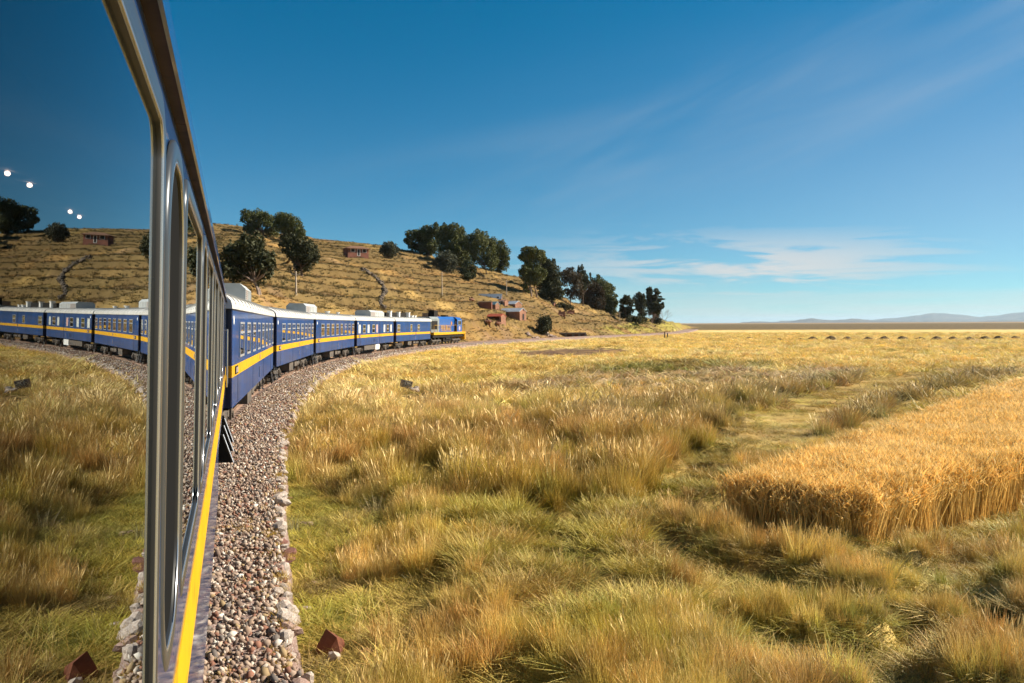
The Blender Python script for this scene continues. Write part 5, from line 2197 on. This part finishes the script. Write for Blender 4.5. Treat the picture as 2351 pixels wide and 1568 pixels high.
def tuft_mesh(name, mat, nb, base_r, lean, w, curve, seed, hmin=.5, segs=3):
    g = np.random.default_rng(seed)
    V, F, H = [], [], []
    for i in range(nb):
        az = g.uniform(0, 2 * math.pi)
        br = base_r * math.sqrt(g.uniform(0, 1))
        h = g.uniform(hmin, 1.0)
        ln = lean * g.uniform(.1, 1.0) * (.4 + br / max(base_r, .01))
        p0 = np.array([br * math.cos(az), br * math.sin(az), -.03])
        sp = 3.14 if g.uniform() < .4 else .8
        aj = az + g.uniform(-sp, sp)
        d = np.array([math.cos(aj), math.sin(aj), 0])
        fa = g.uniform(0, 2 * math.pi)
        side = np.array([math.cos(fa), math.sin(fa), 0])
        o = len(V)
        for s in range(segs + 1):
            t = s / segs
            p = p0 + d * (ln * t + curve * ln * t * t) * h + np.array([0, 0, h * (t - .28 * curve * ln * t * t)])
            ww = w * (1 - .8 * t) * .5
            V.append(p - side * ww)
            V.append(p + side * ww)
            H += [t, t]
        for s in range(segs):
            F.append((o + 2 * s, o + 2 * s + 1, o + 2 * s + 3, o + 2 * s + 2))
    return np_mesh(name, V, F, mat, {'h': ('FLOAT', 'POINT', H)})


def blade_mat(name, base_mul, tip_mul, translucent=.15):
    m = bpy.data.materials.new(name)
    m.use_nodes = True
    nt = m.node_tree
    N, L = nt.nodes, nt.links
    b = N['Principled BSDF']
    b.inputs['Roughness'].default_value = .6
    b.inputs['Specular IOR Level'].default_value = .3
    out = N['Material Output']
    a = N.new('ShaderNodeAttribute')
    a.attribute_type = 'INSTANCER'
    a.attribute_name = 'tint'
    h = N.new('ShaderNodeAttribute')
    h.attribute_name = 'h'
    oi = N.new('ShaderNodeObjectInfo')
    mr = N.new('ShaderNodeMapRange')
    mr.inputs['To Min'].default_value = .70
    mr.inputs['To Max'].default_value = 1.30
    L.new(oi.outputs['Random'], mr.inputs['Value'])
    g = N.new('ShaderNodeMix')
    g.data_type = 'RGBA'
    L.new(h.outputs['Fac'], g.inputs[0])
    g.inputs[6].default_value = (*base_mul, 1)
    g.inputs[7].default_value = (*tip_mul, 1)
    m1 = N.new('ShaderNodeMix')
    m1.data_type = 'RGBA'
    m1.blend_type = 'MULTIPLY'
    m1.inputs[0].default_value = 1
    L.new(a.outputs['Color'], m1.inputs[6])
    L.new(g.outputs[2], m1.inputs[7])
    m2 = N.new('ShaderNodeVectorMath')
    m2.operation = 'SCALE'
    L.new(m1.outputs[2], m2.inputs[0])
    L.new(mr.outputs[0], m2.inputs['Scale'])
    L.new(m2.outputs[0], b.inputs['Base Color'])
    tr = N.new('ShaderNodeBsdfTranslucent')
    L.new(m2.outputs[0], tr.inputs[0])
    mx = N.new('ShaderNodeMixShader')
    mx.inputs[0].default_value = translucent
    L.new(b.outputs[0], mx.inputs[1])
    L.new(tr.outputs[0], mx.inputs[2])
    L.new(mx.outputs[0], out.inputs['Surface'])
    return m


GRASSM = blade_mat('grass_blades', (.78, .92, .70), (1.12, 1.06, 1.05))


def sample_polar(n, phi0, phi1, r0, r1, power):
    """random points; density falls with distance as r**(-power)"""
    phi = rng.uniform(phi0, phi1, n)
    u = rng.uniform(0, 1, n)
    e = 2 - power
    r = (r0 ** e + u * (r1 ** e - r0 ** e)) ** (1 / e) if abs(e) > 1e-3 else r0 * (r1 / r0) ** u
    return r * np.sin(phi), r * np.cos(phi), r


def on_plane(px, py, z):
    d = ray(px, py)
    t = (z - CAM_Z) / d[2]
    P = CPOS + d * t
    return (P[0], P[1])


WH = .95
_A, _B, _C = on_plane(1706, 1222, 0), on_plane(1950, 1262, 0), on_plane(2351, 1160, 0)
_D0, _D1 = on_plane(1690, 1080, WH), on_plane(2351, 866, WH)
_ld = np.array(_D1) - np.array(_D0)
_D = np.array(_A) + _ld * 1.7
_C2 = np.array(_B) + (np.array(_C) - np.array(_B)) * 5.0
WHEAT = [tuple(_A), tuple(_B), tuple(_C2), (float(_C2[0] + _ld[0] * 1.7), float(_C2[1] + _ld[1] * 1.7)), tuple(_D)]

_fa = np.array(WHEAT[1]) - np.array(WHEAT[0])
WHEAT_PAD = [(WHEAT[0][0] - .55, WHEAT[0][1] - .5), (WHEAT[1][0] - .1, WHEAT[1][1] - .75), (WHEAT[2][0] + .3, WHEAT[2][1] - .55), WHEAT[3], (WHEAT[4][0] - .5, WHEAT[4][1] + .1)]


def build_grass():
    tall = [tuft_mesh('tall_tuft', GRASSM, 95, .19, .30, .015, .45, s, .25) for s in (1, 2, 3)]
    med = [tuft_mesh('medium_tuft', GRASSM, 85, .26, .40, .018, .5, s, .25) for s in (4, 5)]
    turf = [tuft_mesh('turf_clump', GRASSM, 80, .45, .55, .022, .4, s, .3, 2) for s in (6, 7)]
    fart = [tuft_mesh('far_tuft', GRASSM, 26, .32, .6, .060, .6, s, .5, 2) for s in (8, 9)]
    meshes = tall + med + turf + fart
    def seed_stalks(seed):
        g = np.random.default_rng(seed)
        V, F, H = [], [], []
        for i in range(16):
            az = g.uniform(0, 6.28)
            b = np.array([g.normal(0, .10), g.normal(0, .10), 0])
            d = np.array([math.cos(az), math.sin(az), 0]) * g.uniform(.05, .32)
            h = g.uniform(.6, 1.0)
            fa = g.uniform(0, 3.14)
            sd_ = np.array([math.cos(fa), math.sin(fa), 0])
            o = len(V)
            for t, w in ((0, .008), (.5, .008), (.80, .007), (.86, .026), (.93, .020), (1.0, .004)):
                p = b + d * t * t + np.array([0, 0, h * t])
                V += [p - sd_ * w / 2, p + sd_ * w / 2]
                H += [t, t]
            for s_ in range(5):
                F.append((o + 2 * s_, o + 2 * s_ + 1, o + 2 * s_ + 3, o + 2 * s_ + 2))
        return np_mesh('seed_stalks', V, F, GRASSM, {'h': ('FLOAT', 'POINT', H)})
    meshes += [seed_stalks(1), seed_stalks(2)]
    P, S, I, T = [], [], [], []
    specs = [(21000, 5.5, 30, 1.15, False), (22000, 26, 75, 1.3, False), (26000, 70, 300, 1.35, True)]
    for n, r0, r1, pw, far in specs:
        x, y, r = sample_polar(n, R_(-6), R_(54), r0, r1, pw)
        u = u_of(x, y)
        a = np.where(y > 0, np.hypot(x, y), 0)
        psi = np.arctan2(y - S0, CCX - x) * RC
        ew = half_w(psi) + .10
        ok = (-u > ew) & (hill_raw(x, y)[0] < .02)
        ok &= ~in_poly(x, y, WHEAT_PAD)
        x, y, r, u, ew = x[ok], y[ok], r[ok], u[ok], ew[ok]
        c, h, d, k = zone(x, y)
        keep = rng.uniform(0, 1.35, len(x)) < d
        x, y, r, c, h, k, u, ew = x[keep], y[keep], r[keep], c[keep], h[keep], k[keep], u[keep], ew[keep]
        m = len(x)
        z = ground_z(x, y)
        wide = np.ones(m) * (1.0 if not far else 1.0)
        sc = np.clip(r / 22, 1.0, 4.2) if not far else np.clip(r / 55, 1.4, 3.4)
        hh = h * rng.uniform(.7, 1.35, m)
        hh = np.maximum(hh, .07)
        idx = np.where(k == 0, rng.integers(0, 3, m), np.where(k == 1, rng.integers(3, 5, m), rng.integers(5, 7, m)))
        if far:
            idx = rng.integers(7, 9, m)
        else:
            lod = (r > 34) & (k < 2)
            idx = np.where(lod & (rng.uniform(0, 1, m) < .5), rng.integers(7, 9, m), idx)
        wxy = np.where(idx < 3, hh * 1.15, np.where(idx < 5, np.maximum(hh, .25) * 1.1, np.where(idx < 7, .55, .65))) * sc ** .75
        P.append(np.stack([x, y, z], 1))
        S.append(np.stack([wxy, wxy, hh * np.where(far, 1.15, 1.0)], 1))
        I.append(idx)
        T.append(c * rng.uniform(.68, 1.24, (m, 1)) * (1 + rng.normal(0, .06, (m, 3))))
    # fine turf between the near tufts
    x, y, r = sample_polar(9000, R_(-6), R_(54), 5.5, 24, 1.2)
    u = u_of(x, y)
    psi = np.arctan2(y - S0, CCX - x) * RC
    ok = (-u > half_w(psi) + .08) & ~in_poly(x, y, WHEAT)
    x, y, r = x[ok], y[ok], r[ok]
    c, h, d, k = zone(x, y)
    m = len(x)
    grn = sstep(.35, .65, fbm(x / 1.1, y / 1.1, 97, 3))[:, None]
    c = c * (1 - .6 * grn) + np.array((.25, .25, .04)) * .6 * grn
    hh = rng.uniform(.05, .12, m)
    P.append(np.stack([x, y, ground_z(x, y)], 1))
    w_ = rng.uniform(.35, .65, m)
    S.append(np.stack([w_, w_, hh], 1))
    I.append(rng.integers(5, 7, m))
    T.append(c * rng.uniform(.8, 1.15, (m, 1)))
    # loose seed heads standing above the tussocks
    x, y, r = sample_polar(5200, R_(-6), R_(54), 6, 55, 1.25)
    psi = np.arctan2(y - S0, CCX - x) * RC
    ok = (-u_of(x, y) > half_w(psi) + .25) & ~in_poly(x, y, WHEAT_PAD) & (hummock(x, y) > .5)
    x, y, r = x[ok], y[ok], r[ok]
    c, h, d, k = zone(x, y)
    ok = (k == 0) | (rng.uniform(0, 1, len(x)) < .12)
    x, y, r, c, h = x[ok], y[ok], r[ok], c[ok], h[ok]
    m = len(x)
    hh = np.clip(h, .25, .7) * rng.uniform(1.0, 1.55, m)
    P.append(np.stack([x, y, ground_z(x, y)], 1))
    w_ = hh * np.clip(r / 16, .9, 2.2)
    S.append(np.stack([w_, w_, hh], 1))
    I.append(rng.integers(9, 11, m))
    T.append(c * .45 + np.array((.70, .54, .26)) * .55)
    # a few big tussocks that stand out, and the verge tufts along the stones
    big = [(905, 1560, .70, GOLD, 0, .9), (985, 1556, .62, (.60, .38, .10), 1, .9), (672, 1225, .38, (.26, .22, .12), 2, 1.5), (695, 1112, .55, GOLD, 0, 1.2), (740, 1085, .72, BROWN, 1, 1.5), (770, 1060, .75, BROWN, 2, 1.5), (700, 1040, .62, BROWN, 0, 1.4),
           (800, 1210, .42, GREY, 1, 1.2), (860, 1190, .5, GREY, 2, 1.2), (880, 1490, .55, BROWN, 1, 1.1), (690, 962, .7, BROWN, 0, 1.5), (735, 935, .6, BROWN, 1, 1.4), (720, 905, .6, (.33, .24, .05), 2, 1.3),
           (1640, 938, .5, GREY, 0, 1.5), (1730, 925, .4, GREY, 1, 1.5), (1255, 985, .45, GREY, 0, 1.3), (1690, 1095, .35, BROWN, 0, 1.2), (1580, 1160, .4, BROWN, 1, 1.2), (1840, 1290, .7, GOLD, 1, 1.2), (1900, 1300, .6, GOLD, 0, 1.2)]
    for px, py, h, c, i, ws in big:
        Q = hit(px, py)
        P.append(np.array([[Q.x, Q.y, Q.z]]))
        S.append(np.array([[h * ws, h * ws, h]]))
        I.append(np.array([i]))
        T.append(np.array([c]))
    # dry grass growing through the ballast shoulder
    aa = rng.uniform(-4, 70, 2600)
    for a in aa:
        w = float(sstep(.52, .70, fbm(np.array([a / 2.3]), np.array([7.7]), 15)[0]))
        if rng.uniform() > .15 + .85 * w:
            continue
        xx, yy, p = center(a)
        e = edge_a(a)
        lat = rng.uniform(1.3, e) if w > .4 else rng.uniform(e - .4, e + .15)
        h = rng.uniform(.04, .12)
        P.append(np.array([[xx + math.cos(p) * lat, yy - math.sin(p) * lat, .42]]))
        S.append(np.array([[h * 2.2, h * 2.2, h]]))
        I.append(np.array([5]))
        T.append(np.array([(.46, .29, .06)]))
    P, S, I, T = np.concatenate(P), np.concatenate(S), np.concatenate(I), np.concatenate(T)
    # nothing tall right in front of the marker block and the red rock
    keep = np.ones(len(P), bool)
    for px, py, ln, wd in ((934, 906, 5.0, .55), (757, 1510, .9, .30)):
        Q = np.array(hit(px, py))[:2]
        d = -Q / np.linalg.norm(Q)
        v = P[:, :2] - Q
        al = v @ d
        ac = np.abs(v[:, 0] * d[1] - v[:, 1] * d[0])
        keep &= ~((al > -.4) & (al < ln) & (ac < wd) & (S[:, 2] > .10))
    P, S, I, T = P[keep], S[keep], I[keep], T[keep]
    scatter('grass', P, rng.uniform(0, 6.28, len(P)), S, I, T, meshes, tilt=rng.normal(0, .13, (len(P), 2)))


build_grass()


def build_hill_grass():
    t1 = [tuft_mesh('slope_tuft', GRASSM, 26, .42, .6, .075, .5, s, .5, 2) for s in (21, 22, 23)]
    x, y, r = sample_polar(62000, R_(-3), R_(38), 60, 440, .9)
    h, t = hill_raw(x, y)
    ok = (h > .05) & (t < 1.12)
    x, y, r = x[ok], y[ok], r[ok]
    z = ground_z(x, y)
    st = riser_mask(x, y)
    c = hill_col(x, y)
    m = len(x)
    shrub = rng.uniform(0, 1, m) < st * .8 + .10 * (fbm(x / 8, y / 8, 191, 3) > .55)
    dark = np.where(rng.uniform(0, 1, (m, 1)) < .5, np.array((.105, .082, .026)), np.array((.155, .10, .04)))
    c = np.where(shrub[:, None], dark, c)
    c = c * rng.uniform(.8, 1.2, (m, 1))
    s = rng.uniform(.4, 1.1, m) * np.where(shrub, 1.1, .85)
    hh = rng.uniform(.10, .32, m) * np.where(shrub, 1.7, 1.0) * np.where(rng.uniform(0, 1, m) < .06, 2.2, 1.0)
    scatter('hillside_grass', np.stack([x, y, z], 1), rng.uniform(0, 6.28, m), np.stack([s, s, hh], 1), rng.integers(0, 3, m), c, t1)


build_hill_grass()


def build_barley():
    mat = blade_mat('barley_straw', (.85, .75, .55), (1.1, 1.08, 1.0), .22)
    meshes = []
    for s in range(3):
        g = np.random.default_rng(40 + s)
        V, F, H = [], [], []
        for i in range(13):
            bx, by = g.uniform(-.17, .17, 2)
            h = g.uniform(.78, 1.0)
            lx, ly = g.normal(0, .07, 2)
            fa = g.uniform(0, 6.28)
            sd_ = np.array([math.cos(fa), math.sin(fa), 0])
            up = np.array([bx + lx, by + ly, h])
            o = len(V)
            for p, w, t in ((np.array([bx, by, -.02]), .010, 0), (np.array([bx + lx * .4, by + ly * .4, h * .5]), .009, .5), (up, .007, .9)):
                V += [p - sd_ * w / 2, p + sd_ * w / 2]
                H += [t, t]
            F += [(o, o + 1, o + 3, o + 2), (o + 2, o + 3, o + 5, o + 4)]
            # leaf
            o = len(V)
            fb = fa + g.uniform(1, 2)
            dd = np.array([math.cos(fb), math.sin(fb), 0])
            q = np.array([bx, by, h * g.uniform(.3, .7)])
            V += [q, q + np.array([0, 0, .014]), q + dd * .13 + np.array([0, 0, .06]), q + dd * .2 + np.array([0, 0, -.02])]
            H += [.5, .5, .6, .6]
            V = V[:-4]
            H = H[:-4]
            # ear with awns, nodding
            dr = np.array([math.cos(fa + 1), math.sin(fa + 1), 0])
            for k in range(2):
                s2 = np.array([math.cos(fa + k * 1.57), math.sin(fa + k * 1.57), 0])
                o = len(V)
                V += [up - s2 * .008, up + s2 * .008, up + dr * .03 + np.array([0, 0, .05]) + s2 * .011, up + dr * .03 + np.array([0, 0, .05]) - s2 * .011,
                      up + dr * .09 + np.array([0, 0, .07]) + s2 * .007, up + dr * .09 + np.array([0, 0, .07]) - s2 * .007]
                H += [1] * 6
                F += [(o, o + 1, o + 2, o + 3), (o + 3, o + 2, o + 4, o + 5)]
                o = len(V)
                tip = up + dr * .13 + np.array([0, 0, .12 + .05 * k])
                b0 = up + dr * .06 + np.array([0, 0, .06])
                V += [b0 - s2 * .006, b0 + s2 * .006, tip + s2 * .003, tip - s2 * .003]
                H += [1] * 4
                F += [(o, o + 1, o + 2, o + 3)]
        meshes.append(np_mesh('barley_bundle', V, F, mat, {'h': ('FLOAT', 'POINT', H)}))
    x, y, r = sample_polar(80000, R_(22), R_(54), 11, 75, 1.0)
    ok = in_poly(x, y, WHEAT)
    x, y, r = x[ok], y[ok], r[ok]
    # crowd the standing edge
    E = []
    for a, b, n in ((WHEAT[0], WHEAT[1], 260), (WHEAT[1], WHEAT[2], 900), (WHEAT[0], WHEAT[4], 900)):
        t = rng.uniform(0, 1, n) ** 1.5
        E.append(np.stack([a[0] + (b[0] - a[0]) * t + rng.normal(0, .10, n), a[1] + (b[1] - a[1]) * t + rng.normal(0, .10, n)], 1))
    E = np.concatenate(E)
    x, y = np.concatenate([x, E[:, 0]]), np.concatenate([y, E[:, 1]])
    r = np.hypot(x, y)
    m = len(x)
    c = np.tile(np.array((.80, .57, .22)), (m, 1))
    w = sstep(.45, .75, fbm(x / 1.6, y / 1.6, 111, 3))[:, None]
    c = c * (1 - .5 * w) + np.array((.68, .45, .15)) * .5 * w
    w = sstep(.55, .8, fbm(x / 3, y / 3, 115, 3))[:, None]
    c = c * (1 - .5 * w) + np.array((.86, .67, .34)) * .5 * w
    c = c * rng.uniform(.85, 1.15, (m, 1))
    edge = np.arange(m) >= m - len(E)
    hs = WH * np.where(edge, rng.uniform(.72, 1.05, m), 1.0) * (.92 + .2 * fbm(x / 1.3, y / 1.3, 119, 3)) * rng.uniform(.93, 1.05, m)
    sw = np.clip(r / 22, 1, 1.8)
    scatter('barley', np.stack([x, y, np.zeros(m)], 1), rng.uniform(0, 6.28, m), np.stack([sw, sw, hs], 1), rng.integers(0, 3, m), c, meshes, tilt=rng.normal(0, 1, (m, 2)) * np.where(edge, .15, .07)[:, None])


build_barley()


def build_gravel():
    m0 = bpy.data.materials.new('gravel_stone')
    m0.use_nodes = True
    N, L = m0.node_tree.nodes, m0.node_tree.links
    b = N['Principled BSDF']
    b.inputs['Roughness'].default_value = .85
    b.inputs['Specular IOR Level'].default_value = .25
    a = N.new('ShaderNodeAttribute')
    a.attribute_type = 'INSTANCER'
    a.attribute_name = 'tint'
    L.new(a.outputs['Color'], b.inputs['Base Color'])
    meshes = []
    v, f = _ico()
    for s in range(5):
        g = np.random.default_rng(70 + s)
        V = np.array(v) * (1 + g.uniform(-.42, .36, (12, 1))) * np.array([1, g.uniform(.5, .85), g.uniform(.4, .75)])
        meshes.append(np_mesh('gravel_piece', V, np.array(f), m0))
    n1, n2 = 13000, 13000
    a_ = np.concatenate([rng.uniform(-6.5, 12, n1), rng.uniform(10, 42, n2), rng.uniform(40, 110, 7000)])
    n = len(a_)
    q = rng.uniform(0, 1, n)
    P = np.zeros((n, 3))
    for i in range(n):
        x, y, p = center(a_[i])
        e = edge_a(a_[i])
        lat = 1.0 + (e - .02 - 1.0) * q[i] if a_[i] < 40 else -.2 + (e + .2) * q[i]
        P[i] = (x + math.cos(p) * lat, y - math.sin(p) * lat, .455 - (.05 if q[i] > .93 else 0))
    far = a_ > 40
    s = np.where(far, rng.uniform(.045, .09, n), rng.choice([.015, .021, .027, .037, .052], n) * rng.uniform(.85, 1.2, n))
    s = np.where((a_ > 10) & ~far, s * 1.15, s)
    pal = np.array([(.30, .205, .145), (.40, .29, .215), (.21, .145, .11), (.54, .45, .36), (.27, .125, .08), (.17, .14, .12), (.68, .61, .52), (.36, .25, .13)])
    c = .86 * pal[rng.choice(8, n, p=[.22, .2, .16, .11, .11, .1, .05, .05])] * rng.uniform(.8, 1.15, (n, 1))
    P[:, 2] += rng.uniform(-.015, .03, n)
    scatter('gravel', P, rng.uniform(0, 6.28, n), np.stack([s, s, s], 1), rng.integers(0, 5, n), c, meshes, tilt=rng.uniform(-1.2, 1.2, (n, 2)))


build_gravel()

# ------------------------------------------------------------------ the air between here and the far mountains
def build_haze():
    m = MB()
    m.bbox(-32000, 32000, -3000, 32000, -30, 215)
    mat = bpy.data.materials.new('thin_haze')
    mat.use_nodes = True
    N, L = mat.node_tree.nodes, mat.node_tree.links
    N.clear()
    out = N.new('ShaderNodeOutputMaterial')
    v = N.new('ShaderNodeVolumePrincipled')
    v.inputs['Color'].default_value = (.60, .82, 1.0, 1)
    v.inputs['Density'].default_value = HAZE
    v.inputs['Anisotropy'].default_value = .2
    L.new(v.outputs[0], out.inputs['Volume'])
    tag(m.build('haze', mat), kind='stuff')


HAZE = 2.6e-5
build_haze()
